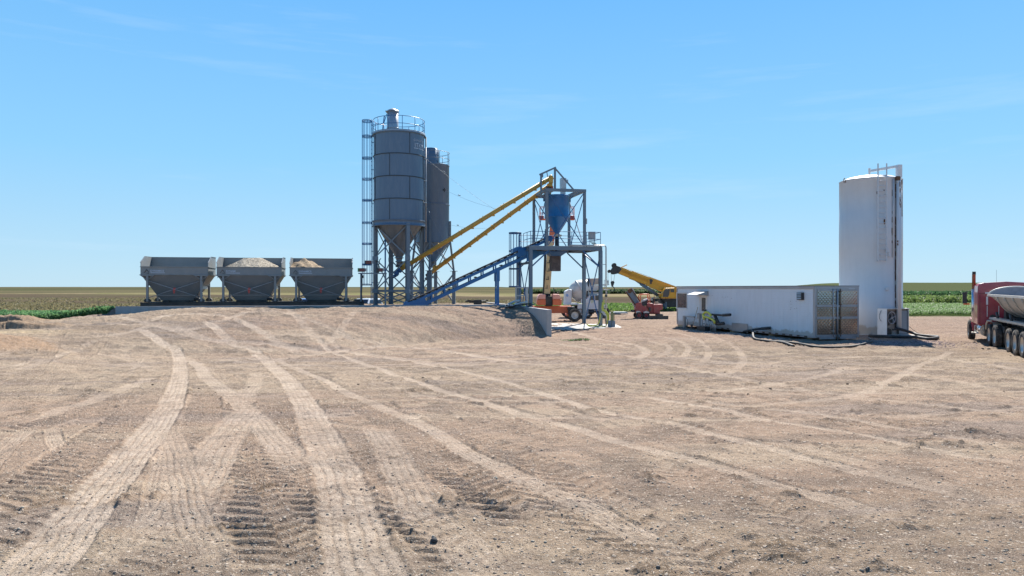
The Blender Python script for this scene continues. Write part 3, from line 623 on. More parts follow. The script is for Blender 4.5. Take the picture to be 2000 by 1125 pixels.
# ---- crops
M['leaf'] = tint_mat('crop_leaf', .6, .5)
def crop(name, x, y, zfn, h, n_leaf, size, cg, cy, label, cat, up=.5, low=.0, kind='stuff'):
    n = len(x); zb = zfn(x, y); L = n*n_leaf
    cx = np.repeat(x, n_leaf)+rng.normal(0, size*.5, L); cy_ = np.repeat(y, n_leaf)+rng.normal(0, size*.5, L)
    t = rng.uniform(low, 1, L)**.7; cz = np.repeat(zb, n_leaf)+t*h*np.repeat(rng.uniform(.75, 1.1, n), n_leaf)
    an = rng.uniform(0, 6.28, L); tl = rng.normal(up, .4, L); ln = size*rng.uniform(.6, 1.3, L); wd = ln*.28
    dx, dy, dz = np.cos(an)*np.cos(tl), np.sin(an)*np.cos(tl), np.sin(tl); sx, sy = -np.sin(an), np.cos(an)
    c = np.stack([cx, cy_, cz], -1); d = np.stack([dx, dy, dz], -1)*ln[:, None]; s = np.stack([sx, sy, np.zeros(L)], -1)*wd[:, None]
    dr = np.array([0, 0, 1.])*(ln*.25)[:, None]
    co = np.stack([c-d*.5-dr*.3, c+s+dr*.4, c+d*.5-dr*.6, c-s+dr*.4], 1).reshape(-1, 3)
    fc = np.arange(L*4).reshape(-1, 4); v = rng.uniform(.65, 1.3, (L, 1))
    base = np.array([cg]); yel = np.array([cy]); k = (sm(.35-t, 0, .3)*.8+.12*rng.uniform(0, 1, L))[:, None]
    col = (base*(1-k)+yel*k)*v*.8
    return flat_mesh(name, co, fc, M['leaf'], np.repeat(col, 4, 0), label=label, cat=cat, kind=kind)
bh = lambda x, y: base_h(x, y)
n = 10000; yl = 46.8+rng.uniform(0, 1, n)**1.5*8; xl = -(.5565+rng.uniform(0, .3, n))*yl
crop('sorghum_strip', xl, yl, lambda x, y: np.minimum(base_h(x, y), .92), .64, 8, .18, (.15, .32, .13), (.5, .45, .16), 'bright green crop strip left of the long concrete wall', 'crop', up=1.2)
n = 15000; yl = 72+rng.uniform(0, 1, n)**1.2*40; xl = rng.uniform(.34, .86, n)*yl
crop('soybean_field', xl, yl, bh, .55, 6, .22, (.17, .28, .1), (.16, .22, .08), 'low green soybean field behind the tank and truck', 'crop', up=.2, low=.3)
n = 9000; yl = 116+rng.uniform(0, 1, n)**1.2*34; xl = (.405+rng.uniform(0, .5, n))*yl
crop('corn_rows', xl, yl, bh, 1.3, 8, .42, (.16, .24, .07), (.32, .3, .13), 'taller yellow green corn rows beyond the soybeans', 'crop', up=1.0)
n = 6000; yl = 195+rng.uniform(0, 1, n)**1.2*60; xl = rng.uniform(.33, .95, n)*yl
crop('dark_corn', xl, yl, bh, 1.7, 8, .8, (.07, .15, .06), (.12, .14, .06), 'dark green corn band under the low hill at right', 'crop', up=1.0)
n = 8000; yl = 340+rng.uniform(0, 1, n)**1.4*150; xl = rng.uniform(.015, .36, n)*yl
crop('far_corn', xl, yl, bh, 1.8, 7, 1.5, (.09, .14, .06), (.15, .17, .08), 'far green corn on the horizon behind the crane', 'crop', up=.9)
n = 9000; yl = rng.uniform(86, 122, n); xl = rng.uniform(.0, .36, n)*yl
crop('weeds', xl, yl, bh, .3, 3, .3, (.15, .26, .06), (.25, .22, .1), 'green weeds along the far edge of the dirt yard', 'weeds', up=.9)
n = 30000; yl = 62+rng.uniform(0, 1, n)**1.5*110; xl = rng.uniform(-.8, .03, n)*yl
cl = fbm(xl*.05, yl*.14, 3, 131) +rng.normal(0, .06, n) > .45; xl, yl = xl[cl], yl[cl]
crop('dry_grass', xl, yl, bh, .25, 3, .26, (.24, .21, .11), (.3, .25, .15), 'dry straw coloured grass growing behind the batch plant', 'grass', up=1.0)
X, Y = PX(1128, 666); n = 90
crop('weed_tuft', X+rng.normal(0, .35, n), Y+rng.normal(0, .12, n), lambda x, y: ground_at(x, y), .1, 4, .09, (.09, .16, .05), (.12, .14, .06), 'small green weed tuft in the dirt near the wing wall', 'weed', kind=None)
def wheel(parent, c, r, w, axis=(0,1,0), rim='rim', frame=True, dual=False, hub_r=.56):
    d = Vector(axis).normalized(); c = Vector(c); out = []
    q = d.to_track_quat('Z', 'Y').to_matrix().to_4x4(); fr = (frame if isinstance(frame, Matrix) else Matrix()) @ Matrix.Translation(c) @ q
    m = MB(fr if frame is not False else Matrix.Translation(c) @ q)
    ri = r*hub_r
    for k in ((-1, 1) if dual else (0,)):
        o = k*w*.56
        m.lathe([(ri, o-w*.42), (r*.8, o-w*.5), (r*.95, o-w*.47), (r, o-w*.36), (r, o-w*.08), (r*.975, o-w*.07), (r*.975, o+w*.07), (r, o+w*.08), (r, o+w*.36), (r*.95, o+w*.47), (r*.8, o+w*.5), (ri, o+w*.42)], n=36)
        for j in range(30):
            a = 2*math.pi*j/30; ca, sa = math.cos(a), math.sin(a)
            m.obox((r*1.0*ca, r*1.0*sa, o), (.02*r/.5, .05*r/.5, w*.8), Matrix.Rotation(a, 3, 'Z'))
    if frame is False: fr = Matrix.Translation(c) @ q; m.world = False; m.v = [tuple(fr @ Vector(v)) for v in m.v]
    t = m.build('wheel', M['rubber'], parent)
    m = MB(fr) if frame is not False else MB()
    for sgn in (-1, 1):
        e = sgn*(w*.42+(w*.56 if dual else 0)); ins = e*.55 if not dual else e*.62
        m.lathe([(ri*1.03, e), (ri*.93, e*1.01), (ri*.86, ins*1.1), (ri*.5, ins), (ri*.42, ins+sgn*w*.14), (.0, ins+sgn*w*.16)], n=30)
        for j in range(8): a = 2*math.pi*j/8; m.cyl((ri*.64*math.cos(a), ri*.64*math.sin(a), ins), (ri*.64*math.cos(a), ri*.64*math.sin(a), ins+sgn*.03), .016*r/.5, n=6)
    if frame is False: m.v = [tuple(fr @ Vector(v)) for v in m.v]
    m.build('rim', M[rim], t); return t
def xbrace(m, p0, p1, q0, q1, w=.06, t=.02):   # panel corners: p0,p1 bottoms, q0,q1 tops
    m.beam(p0, q1, w, t*1.5); m.beam(Vector(p1)+Vector((0,.03,0)), Vector(q0)+Vector((0,.03,0)), w, t*1.5)

# ---- platform walls and the pad
m = MB(PF)
n = 13
for i in range(n): x0 = -26+i*2.0; m.box(x0+.004, x0+1.996, .0, .3, -.3, 1.6)
m.box(-25.98, -.02, .02, .28, -.3, 1.585)
tag(m.build('retaining_wall', M['concrete'], bevel=.012), 'long grey concrete wall under the row of aggregate bins', 'concrete wall')
m = MB(PF)
zs = lambda b: 1.6-.004*max(0, -b)
for i in range(9):
    y0 = -11+i*2.28; y1 = y0+2.272
    m.loft([(.004, y0, -.4), (.3, y0, -.4), (.3, y0, zs(y0)), (.004, y0, zs(y0))], [(.004, y1, -.4), (.3, y1, -.4), (.3, y1, zs(y1)), (.004, y1, zs(y1))])
m.box(.02, .285, -10.99, 9.4, -.4, 1.53)
tag(m.build('wing_wall', M['concrete'], bevel=.012), 'short concrete wing wall running forward beside the drive-through lane', 'concrete wall')
m = MB(); z0 = .045
m.add([(2.0, 46.8, -.2), (7.7, 49.9, -.2), (7.9, 54.6, -.2), (.9, 57.0, -.2), (2.0, 46.8, z0), (7.7, 49.9, z0), (7.9, 54.6, z0), (.9, 57.0, z0)], [(3,2,1,0),(4,5,6,7),(0,1,5,4),(1,2,6,5),(2,3,7,6),(3,0,4,7)])
m.build('concrete_pad', M['pad'])['kind'] = 'structure'

# ---- aggregate bins
BW, BD = 2.11, 2.6
def bin_spot(k): p = Vector((-17.95, 49.0, 1.6)) + U*4.75*k; return p
def make_bin(label, loc):
    root = thing('aggregate_bin', label, 'aggregate bin', loc, TH, 'aggregate bins in a row on the platform')
    z = lambda v: v-1.6
    m = MB(); t = .025
    side = [(0, z(3.69)), (BD, z(3.69)), (BD, z(4.95)), (1.0, z(4.93)), (0, z(4.5))]
    m.box(-BW, BW, 0, t, z(3.69), z(4.2)); m.box(-BW-.01, BW+.01, -.05, t+.02, z(4.2), z(4.24)); m.box(-BW, BW, -.05, 0, z(3.66), z(3.7))
    m.box(-BW+t, BW-t, BD-t, BD, z(3.69), z(4.95)); m.box(-BW+t, BW-t, BD-t-.03, BD+.04, z(4.93), z(4.97))
    for s in (-1, 1):
        x = s*BW; m.prism(side, x-(0 if s < 0 else t), x+(t if s < 0 else 0), 'X')
        m.box(min(x, x+s*.05), max(x, x+s*.05), 0, BD, z(4.19), z(4.215)); m.box(min(x, x+s*.05), max(x, x+s*.05), 0, BD, z(3.66), z(3.7))
        m.beam((x, -.01, z(4.5)), (x, 1.0, z(4.94)), .06, .03); m.beam((x, 1.0, z(4.945)), (x, BD, z(4.965)), .06, .03)
    m.build('hopper_rim', M['bin'], root)
    m = MB()
    A = [(-BW+.01, .01, z(3.69)), (BW-.01, .01, z(3.69)), (BW-.01, BD-.01, z(3.69)), (-BW+.01, BD-.01, z(3.69))]
    B = [(-1.27, .72, z(2.3)), (1.27, .72, z(2.3)), (1.27, 1.88, z(2.3)), (-1.27, 1.88, z(2.3))]
    D = [(-1.05, .86, z(1.97)), (1.05, .86, z(1.97)), (1.05, 1.74, z(1.97)), (-1.05, 1.74, z(1.97))]
    m.loft(A, B, False); m.build('hopper_cone', M['bin'], root)
    m = MB(); e = .02
    B2 = [(p[0]*1.01, p[1]-e if p[1] < 1.3 else p[1]+e, p[2]+.01) for p in B]; m.loft(B2, D, False); m.box(-1.3, 1.3, .69, .71, z(2.28), z(2.33))
    m.build('feed_gate', M['bin'], root)
    for sx in (-1, 1):
        for y in (-.03, BD-.1):
            m = MB(); x = sx*1.68; m.box(x-.07, x+.07, y-.05, y+.09, z(1.9), z(3.7))
            for d in (-1, 1): m.beam((x, y-.045, z(3.33)), (x+d*.46, y-.045, z(3.68)), .03, .09, (0,1,0)); m.prism([(x, z(3.69)), (x+d*.5, z(3.69)), (x+d*.42, z(3.62)), (x, z(3.6))], y-.06, y-.035)
            lg = m.build('leg', M['bin'], root)
            m = MB(); m.box(x-.16, x+.16, y-.1, y+.14, z(1.86), z(1.9))
            for d in (-1, 1): m.prism([(x+d*.08, z(1.9)), (x+d*.22, z(1.9)), (x+d*.2, z(1.99)), (x+d*.12, z(2.08)), (x+d*.08, z(2.1))], y-.1, y+.14)
            m.build('foot_clamp', M['black'], lg)
    for y in (-.06, BD+.03):
        m = MB(); m.tube([(-1.62, y, z(3.28)), (1.62, y, z(2.15))], .022, 6); m.tube([(1.62, y+.045, z(3.28)), (-1.62, y+.045, z(2.15))], .022, 6)
        m.each('cross_brace', M['steel_l'] if y < 0 else M['bin'], root)
    m = MB(); m.prism([(-.07, z(2.83)), (.09, z(2.8)), (.05, z(2.65)), (.03, z(2.45)), (-.06, z(2.43)), (-.1, z(2.66))], -.075, -.063); m.build('red_tag', M['redmark'], root)
    m = MB(); m.box(1.6, 1.64, .35, 2.3, z(2.72), z(3.02)); m.build('side_plate', M['galv'], root); m = MB(); m.beam((1.68, .05, z(3.0)), (1.68, 2.5, z(3.0)), .05); m.beam((-1.68, .05, z(3.0)), (-1.68, 2.5, z(3.0)), .05); m.each('side_tie', M['bin'], root)
    m = MB(); m.box(-1.0, 1.0, .9, 1.7, z(1.83), z(1.96)); m.cyl((1.05, .8, z(2.02)), (1.45, .8, z(2.02)), .1)
    for x in (-.62, .62): m.prism([(x-.12, z(1.97)), (x+.12, z(1.97)), (x+.03, z(1.85)), (x-.03, z(1.85))], .7, .78)
    m.tube([(1.3, .5, z(2.4)), (1.45, .45, z(2.15)), (1.35, .4, z(1.95)), (1.6, .3, z(1.9))], .02, 5); m.tube([(1.2, .5, z(2.3)), (1.5, .4, z(2.2)), (1.62, .1, z(2.0))], .015, 5)
    m.build('feeder_drive', M['black'], root)
    return root
def bin_logo(root, txt, wd):
    m = MB(); x0, zc = -1.83, 2.31
    for (a, b) in (((-.05, -.1), (.1, .12)), ((.12, .12), (.24, -.08)), ((.1, -.12), (.24, -.14))):
        m.beam((x0+a[0], -.01, zc+a[1]), (x0+b[0], -.01, zc+b[1]), .02, .065, (0,1,0))
    m.build('logo_mark', M['inkd'], root)
    text_mesh(txt, .17, M['ink'], 'lettering', root, lambda x, y, z: Vector((x0+.32+x*wd, -.012-z, zc-.02+y)), .004, bold=.004)
    m = MB(); m.box(x0+.34, x0+.34+.88*wd, -.016, -.004, zc-.115, zc-.075); m.build('lettering_underline', M['ink'], root)
b0 = make_bin('empty grey aggregate bin at the left end of the row', bin_spot(-1))
b1 = copy_tree(b0); b1.location = bin_spot(0); b1['label'] = 'grey aggregate bin heaped with pale gravel, middle of the row'
b2 = copy_tree(b0); b2.location = bin_spot(1); b2['label'] = 'grey aggregate bin holding a brown sand heap, beside the silos'
for b in (b0, b1, b2): MATW[b.name] = Matrix.Translation(b.location) @ Matrix.Rotation(TH, 4, 'Z')
bin_logo(b0, 'DYNAMICS', 1.0); bin_logo(b1, 'DYNAM', 1.0); bin_logo(b2, 'DYNAMICS', 1.0)
def heapmat(name, c0, c1, sc):
    m = bpy.data.materials.new(name); m.use_nodes = True; nt = m.node_tree; b = nt.nodes['Principled BSDF']
    tc = nt.nodes.new('ShaderNodeTexCoord'); v = N(nt, 'ShaderNodeTexVoronoi', Scale=sc); nt.links.new(tc.outputs['Object'], v.inputs['Vector'])
    sp = nt.nodes.new('ShaderNodeSeparateColor'); nt.links.new(v.outputs['Color'], sp.inputs[0]); nt.links.new(ramp(nt, sp.outputs[0], 0, 1, c0, c1), b.inputs['Base Color'])
    bp = N(nt, 'ShaderNodeBump', Strength=1.0, Distance=.05); bp.invert = True; nt.links.new(v.outputs['Distance'], bp.inputs['Height']); nt.links.new(bp.outputs[0], b.inputs['Normal']); b.inputs['Roughness'].default_value = .9; return m
def heap_obj(name, fn, root, mt, label, cat):
    gx = np.linspace(-BW+.03, BW-.03, 70); gy = np.linspace(.03, BD-.03, 40); X, Y = np.meshgrid(gx, gy); Z = fn(X, Y)+(fbm(X*6, Y*6, 3, 7)-.5)*.09
    Mx = MATW[root.name]; co = np.stack([X, Y, Z-1.6], -1).reshape(-1, 3); R3 = np.array(Mx.to_3x3()); co = co @ R3.T + np.array(Mx.translation)
    i = (np.arange(39)[:, None]*70+np.arange(69)[None]).ravel(); f = np.stack([i, i+1, i+71, i+70], -1)
    o = flat_mesh(name, co, f, mt, label=label, cat=cat, kind=None); return o
heap_obj('gravel_heap', lambda x, y: np.minimum(4.9+.03*np.sin(x*2), 5.17-.49*np.abs(x-.05))-.5*np.clip(1.35-y, 0, 2)-.1*np.clip(y-1.7, 0, 1), b1, heapmat('pale_crushed_gravel', (.16, .135, .1), (.5, .43, .33), 16.), 'heap of pale gravel filling the middle aggregate bin', 'gravel heap')
heap_obj('sand_heap', lambda x, y: np.maximum(3.6, 4.93-.55*np.sqrt((x+1.2)**2+(y-1.4)**2*.8)+.05*np.sin(x*9+y*5)), b2, heapmat('damp_brown_sand', (.27, .19, .11), (.42, .31, .2), 30.), 'peaked brown sand heap in the aggregate bin nearest the silos', 'sand heap')
root = thing('bin_conveyor', 'long black conveyor frame lying under the three aggregate bins', 'conveyor', F(-22, 1, 1.6), TH)
m = MB(PF)
for b in (.72, 3.45): m.hbeam((-24.7, b, 1.72), (-10.2, b, 1.72), .16, .24, .02)
for a in np.arange(-24.4, -10.4, 1.15): m.beam((a, .8, 1.68), (a, 3.4, 1.68), .1, .12)
m.build('base_frame', M['black'], root)
m = MB(PF); m.box(-24.5, -10.4, 1.75, 2.45, 1.82, 1.86); m.build('belt', M['belt'], root)
m = MB(PF); m.box(-10.9, -10.3, 1.5, 2.6, 1.8, 2.0); m.cyl((-10.4, 1.4, 1.9), (-10.4, 2.8, 1.9), .14); m.tube([(-11.4, .7, 1.85), (-11, .6, 1.98), (-10.6, .7, 1.85), (-10, .6, 1.7), (-9.7, .55, 1.64)], .025, 6); m.build('drive_end', M['black'], root)

# ---- large silo
CX, CY = -8.35, 53.0; FA = math.degrees(math.atan2(-CY, -CX)); SB = 1.55
silo = thing('cement_silo', 'tall grey cement silo with blue top railing and caged ladder', 'silo', (CX, CY, SB))
def onc(r, ang, z): a = R(FA+ang); return Vector((CX+r*math.cos(a), CY+r*math.sin(a), z))
SR = 1.86; zz = [7.65, 9.22, 10.84, 12.45, 14.05]
m = MB(True); prof = []
for i in range(4): prof += [(SR, zz[i]+.03), (SR, zz[i+1]-.03)]
m.lathe([(SR, 7.6), (SR, 14.05)], (CX, CY, 0), 72); m.lathe([(0, 14.3), (1.2, 14.2), (1.96, 14.06), (1.96, 13.99), (1.8, 13.97)], (CX, CY, 0), 72)
m.build('shell', M['silo'], silo)
m = MB(True)
for z in zz[1:4]: m.lathe([(SR, z-.035), (SR+.045, z-.025), (SR+.045, z+.02), (SR, z+.03)], (CX, CY, 0), 72)
for i in range(4):
    for k in range(4):
        a = (24 if i % 2 else -21)+90*k; p = onc(SR+.012, a, zz[i]); q = onc(SR+.012, a, zz[i+1]); m.beam(p, q, .035, .03, onc(1, a, 0)-onc(0, 0, 0))
m.build('panel_seams', M['silo_seam'], silo)
m = MB(True); m.lathe([(SR-.02, 7.3), (SR+.1, 7.3), (SR+.1, 7.36), (SR+.04, 7.38), (SR+.04, 7.66), (SR+.1, 7.68), (SR+.1, 7.72), (SR, 7.72)], (CX, CY, 0), 72); m.build('ring_beam', M['silo'], silo)
m = MB(True); m.lathe([(1.8, 7.6), (.24, 5.08)], (CX, CY, 0), 48)
for k in range(8): a = 10+45*k; m.beam(onc(1.8, a, 7.6), onc(.25, a, 5.1), .04, .02, onc(1, a, 0)-onc(0, 0, 0))
m.build('cone', M['silo_cone'], silo)
m = MB(True); m.lathe([(.24, 5.08), (.34, 5.06), (.34, 5.0), (.24, 4.98), (.2, 4.8), (.28, 4.78), (.28, 4.72), (.2, 4.7), (.2, 4.52)], (CX, CY, 0), 24); v = m.build('outlet', M['silo_cone'], silo)
m = MB(True); m.lathe([(.21, 4.52), (.26, 4.5), (.26, 4.36), (.21, 4.34)], (CX, CY, 0), 24); m.beam((CX+.2, CY, 4.75), (CX+.5, CY-.1, 4.75), .06); m.build('valve', M['black'], v)
L4 = []
for k in range(4):
    a = R(-61.3+90*k); p = Vector((CX+1.8*math.cos(a), CY+1.8*math.sin(a), SB)); L4.append(p)
    m = MB(True); d = Vector((math.cos(a), math.sin(a), 0)); m.hbeam(p, p+Vector((0, 0, 5.9)), .27, .27, .025, d); m.obox(p+Vector((0, 0, .015)), (.45, .45, .03)); m.beam(p+Vector((0,0,5.5)), p+Vector((0,0,6.1)), .34, .05, d)
    m.build('leg', M['steel'], silo)
m = MB(True)
for k in range(4):
    p, q = L4[k], L4[(k+1) % 4]
    for z0, z1 in ((.1, 1.0), (1.08, 3.35), (3.5, 5.8)):
        m.beam(p+Vector((0,0,z0)), q+Vector((0,0,z1)), .03, .085); m.beam(q+Vector((0,0,z0)), p+Vector((0,0,z1)), .03, .085)
    m.channel(p+Vector((0,0,1.04)), q+Vector((0,0,1.04)), .08, .14, .015)
    for z in (1.04, 3.4): m.obox(p+Vector((0,0,z)), (.34, .34, .3))
m.build('bracing', M['steel'], silo)
def railing(m, pts, z0, hs, r=.022, closed=False, step=1):
    for h in hs: m.tube([(p[0], p[1], z0+h) for p in pts], r, 6, closed)
    for p in pts[::step]: m.tube([(p[0], p[1], z0), (p[0], p[1], z0+hs[-1])], r, 6)
m = MB(True); pts = [onc(1.88, 7+15*k, 0) for k in range(24)]; railing(m, pts, 14.05, (.54, 1.08), .022, True, 2); m.build('railing', M['blue'], silo)
m = MB(True); m.lathe([(1.93, 14.06), (1.95, 14.16), (1.9, 14.16)], (CX, CY, 0), 72); m.build('kick_plate', M['galv'], silo)
fx, fy = -8.78, 52.8; m = MB(True); m.lathe([(.42, 14.15), (.42, 15.75), (.0, 15.8)], (fx, fy, 0), 28); m.lathe([(.42, 14.5), (.45, 14.52), (.45, 14.58), (.42, 14.6)], (fx, fy, 0), 28); flt = m.build('dust_filter', M['galv'], silo)
m = MB(True); m.box(fx-.5, fx+.42, fy-.35, fy+.35, 15.74, 15.79); m.lathe([(.46, 15.79), (.42, 15.86), (.2, 15.97), (.1, 16.02), (0, 16.02)], (fx, fy, 0), 28); m.build('filter_cap', M['galv'], flt)
m = MB(True); m.beam((fx-.62, fy, 15.5), (fx-.78, fy, 14.15), .07); m.beam((fx-.45, fy, 15.6), (fx-.66, fy-.05, 14.9), .05); m.tube([(fx-1.5, fy-.3, 14.7), (fx-1.1, fy-.3, 14.85), (fx-.6, fy-.2, 14.8)], .02, 5); m.build('relief_valve', M['blue'], silo)
# ladder and cage
lx, ly = CX-1.98, CY-.25; m = MB(True)
for d in (-.22, .22): m.beam((lx, ly+d, 1.6), (lx, ly+d, 15.15), .05, .02)
for z in np.arange(1.9, 15.1, .3): m.tube([(lx, ly-.22, z), (lx, ly+.22, z)], .014, 5)
for z in (3.2, 5.5, 7.5): m.beam((lx, ly, z), (lx+.5, ly+.1, z), .05)
for z in (9, 11.5, 13.5): m.beam((lx, ly, z), (lx+.16, ly, z), .05)
ld = m.build('ladder', M['blue'], silo)
m = MB(True); hz = [3.0, 4.48, 6.0, 7.55, 9.2, 10.75, 12.3, 13.9, 15.03]
for z in hz:
    for dz in (0, .05, .1): m.ring((lx-.33, ly, z+dz), .37, .018, 24)
for k in range(7): a = R(75+35*k); m.beam((lx-.33+.37*math.cos(a), ly+.37*math.sin(a), 3.0), (lx-.33+.37*math.cos(a), ly+.37*math.sin(a), 15.08), .028, .012)
m.build('safety_cage', M['blue'], ld)
for (ang, r0, z0, z1, mm, rr) in ((86, 1.97, 7.7, 14.0, 'silo_seam', .05), (80, 1.99, 6.2, 13.2, 'galv', .04)):
    m = MB(True); m.cyl(onc(r0, ang, z0), onc(r0, ang, z1), rr)
    for z in zz[1:4]: m.beam(onc(SR, ang, z-.1), onc(r0+.05, ang, z-.1), .1)
    m.build('fill_pipe', M[mm], silo)
m = MB(True); m.cyl((-9.3, 52.6, 1.55), (-9.3, 52.6, 6.9), .055); m.build('air_pipe', M['blue'], silo)
cyl_fn = lambda base, z0: (lambda x, y, z: onc(SR+.012+z, base+math.degrees(x/SR), z0+y)-Vector((CX, CY, SB)))
text_mesh('CONCRETE', .2, M['ink'], 'lettering', silo, cyl_fn(34, 13.42), .004)
text_mesh('ITKM', .44, M['ink'], 'lettering', silo, cyl_fn(36, 12.98), .004, 1.05)
m = MB(True)
for (a0, a1) in ((35, 47), (49, 72)):
    for i in range(int(a1-a0)): m.beam(onc(SR+.012, a0+i, 12.9), onc(SR+.012, a0+i+1.02, 12.9), .012, .05)
m.build('lettering_underline', M['ink'], silo)
# ---- smaller silo
DX, DY = -6.42, 58.0; s2 = thing('flyash_silo', 'smaller dark grey silo standing behind the tall one', 'silo', (DX, DY, 1.5))
m = MB(True); m.lathe([(1.33, 6.45), (1.33, 12.6), (1.36, 12.62), (1.36, 12.7), (0, 12.8)], (DX, DY, 0), 56)
for z in (6.47, 9.5): m.lathe([(1.33, z-.04), (1.37, z-.03), (1.37, z+.03), (1.33, z+.04)], (DX, DY, 0), 56)
m.build('shell', M['silo'], s2)
m = MB(True); m.lathe([(1.33, 6.46), (.24, 5.0), (.3, 4.98), (.3, 4.92), (.18, 4.9), (.16, 4.45)], (DX, DY, 0), 40); m.build('cone', M['silo'], s2)
m = MB(True); m.lathe([(.58, 12.7), (.58, 14.02), (.0, 14.1)], (DX-.12, DY-.2, 0), 32)
for z in (13.0, 13.5): m.lathe([(.58, z-.015), (.6, z), (.58, z+.015)], (DX-.12, DY-.2, 0), 32)
m.cyl((DX+.5, DY-.3, 12.7), (DX+.5, DY-.3, 13.85), .04); m.build('dust_collector', M['silo'], s2)
m = MB(True); pts = [(DX+1.36*math.cos(R(-100+20*k)), DY+1.36*math.sin(R(-100+20*k))) for k in range(18)]; railing(m, pts, 12.65, (.5, 1.05), .02, True, 2); m.build('railing', M['steel'], s2)
Lq = []
for k in range(4):
    a = R(-92+90*k); d = Vector((math.cos(a), math.sin(a), 0)); c = Vector((DX, DY, 0)); b0_ = c+d*1.72+Vector((0,0,1.5)); Lq.append((d, c))
    m = MB(True); w_ = .36 if k == 0 else .26
    m.beam(b0_, b0_+Vector((0,0,2.65)), w_, w_, d); m.obox(b0_+Vector((0,0,2.66)), (.6, .6, .03))
    m.beam(b0_+Vector((0,0,2.68)), c+d*1.42+Vector((0,0,6.6)), .15, .15, d); m.beam(c+d*1.42+Vector((0,0,6.6)), c+d*1.42+Vector((0,0,8.2)), .15, .15, d); m.build('leg', M['steel'], s2)
m = MB(True)
for k in range(4):
    d, c = Lq[k]; e = Lq[(k+1) % 4][0]; P = lambda dd, z: c+dd*(1.72 if z < 4.2 else 1.72-.3*(z-4.2)/2.4)+Vector((0,0,z))
    for z0, z1 in ((1.6, 4.0), (4.2, 6.5)): m.beam(P(d, z0), P(e, z1), .03, .075); m.beam(P(e, z0), P(d, z1), .03, .075)
    m.beam(P(d, 2.6), P(e, 2.6), .03, .06)
m.build('bracing', M['steel'], s2)
m = MB(True); p = Vector((DX+1.05, DY-.95, 10.6)); m.beam(p+Vector((-.12,0,0)), p+Vector((.12,0,0)), .06, .08); m.beam(p+Vector((0,0,-.16)), p+Vector((0,0,.16)), .06, .06); m.build('cable_bracket', M['black'], s2)

# ---- yellow screw augers
def auger(p, q, label, motor):
    p = Vector(p); q = Vector(q); root = thing('screw_auger', label, 'screw auger', (p.x, p.y, p.z), 0, 'yellow augers from silos to the batch tower'); L = (q-p).length; d = (q-p)/L
    m = MB(True); m.cyl(p, q, .165, n=16)
    for t in np.arange(.12, .97, .14):
        c = p+d*L*t; m.cyl(c-d*.03, c+d*.03, .21, n=16)
    m.build('tube', M['yellow'], root)
    m = MB(True)
    for t in np.arange(.2, .95, .14):
        c = p+d*L*t+Vector((0, 0, -.2)); m.obox(c, (.24, .14, .09)); m.obox(p+d*L*(t-.07)+Vector((0, 0, .19)), (.05, .05, .1))
    m.each('inspection_cover', M['yellow'], root)
    m = MB(True); m.cyl(p-d*.05, p-d*.2, .22); m.cyl(p-d*.2, p-d*.62, .17, .15); m.obox(p-d*.35+Vector((0,-.1,-.12)), (.3, .3, .25)); m.cyl(p-d*.3+Vector((0,0,-.22)), p-d*.72+Vector((0,0,-.22)), .12); m.build('drive_motor', M['blue_d' if motor else 'black'], root)
    m = MB(True); i = p+d*.28; m.cyl(i, i+Vector((0,0,.36)), .17, .2); m.build('inlet', M['yellow'], root)
    m = MB(True); m.obox(q+Vector((.05, 0, -.12)), (.3, .36, .5)); m.cyl(q-d*.02, q+d*.2, .2, .19); m.cyl(q+Vector((.05,0,-.35)), q+Vector((.05,0,-.62)), .13); m.build('discharge', M['yellow'], root)
    return root
a1p, a1q = (-8.2, 53.0, 4.2), (2.8, 52.5, 10.85)
auger(a1p, a1q, 'upper yellow screw auger running from the tall silo to the batch tower', True)
a2p, a2q = (-6.45, 57.9, 4.12), (2.75, 53.6, 10.42)
auger(a2p, a2q, 'lower yellow screw auger running from the smaller silo to the batch tower', False)
def lp(p, q, t): return Vector(p).lerp(Vector(q), t)
for (p, q, lb) in ((onc(1.9, 66, 12.45), lp(a1p, a1q, .63)+Vector((0,0,.17)), 'highest stay cable from the tall silo to the upper auger'), (onc(1.9, 66, 9.22), lp(a1p, a1q, .29)+Vector((0,0,.17)), 'lowest stay cable from the tall silo to the upper auger'),
                   (Vector((DX+1.05, DY-1.0, 10.6)), lp(a1p, a1q, .64)+Vector((0,.1,.17)), 'stay cable from the smaller silo to the upper auger'), (Vector((DX+1.1, DY-1.0, 7.9)), lp(a2p, a2q, .5)+Vector((0,0,.17)), 'stay cable from the smaller silo to the lower auger')):
    m = MB(True); m.tube([lp(p, q, t/8)-Vector((0, 0, .12*math.sin(math.pi*t/8))) for t in range(9)], .007, 5)
    t0 = lp(p, q, .28); m.cyl(t0, lp(p, q, .32), .035)
    tag(m.build('stay_cable', M['steel']), lb, 'cable', 'stay cables holding the augers')

# ---- blue belt conveyor
cv = thing('belt_conveyor', 'long blue belt conveyor rising from the platform into the batch tower', 'conveyor', F(-7, .55, 1.6), TH)
ct = lambda a: 2.67+(a+5.13)*.462
A0, A1 = -7.3, 3.2
for s in (-1, 1):
    b = .55+s*.43; m = MB(PF)
    m.channel((A0, b, ct(A0)-.12), (A1, b, ct(A1)-.12), .07, .17, .015, side=-s)
    m.channel((A0+1.0, b, ct(A0+1.0)-.6), (1.6, b, ct(1.6)-.6), .09, .22, .015, side=-s)
    k = 0
    for a in np.arange(A0+.9, 1.5, .92):
        m.beam((a, b, ct(a)-.5), (a, b, ct(a)-.16), .035, .1, (1, 0, 0)); k += 1
    m.build('side_frame', M['blue'], cv)
m = MB(PF)
for a in np.arange(A0+.2, A1, .5): m.tube([(a, .1, ct(a)+.06), (a, .34, ct(a)-.02), (a, .76, ct(a)-.02), (a, 1.0, ct(a)+.06)], .045, 8)
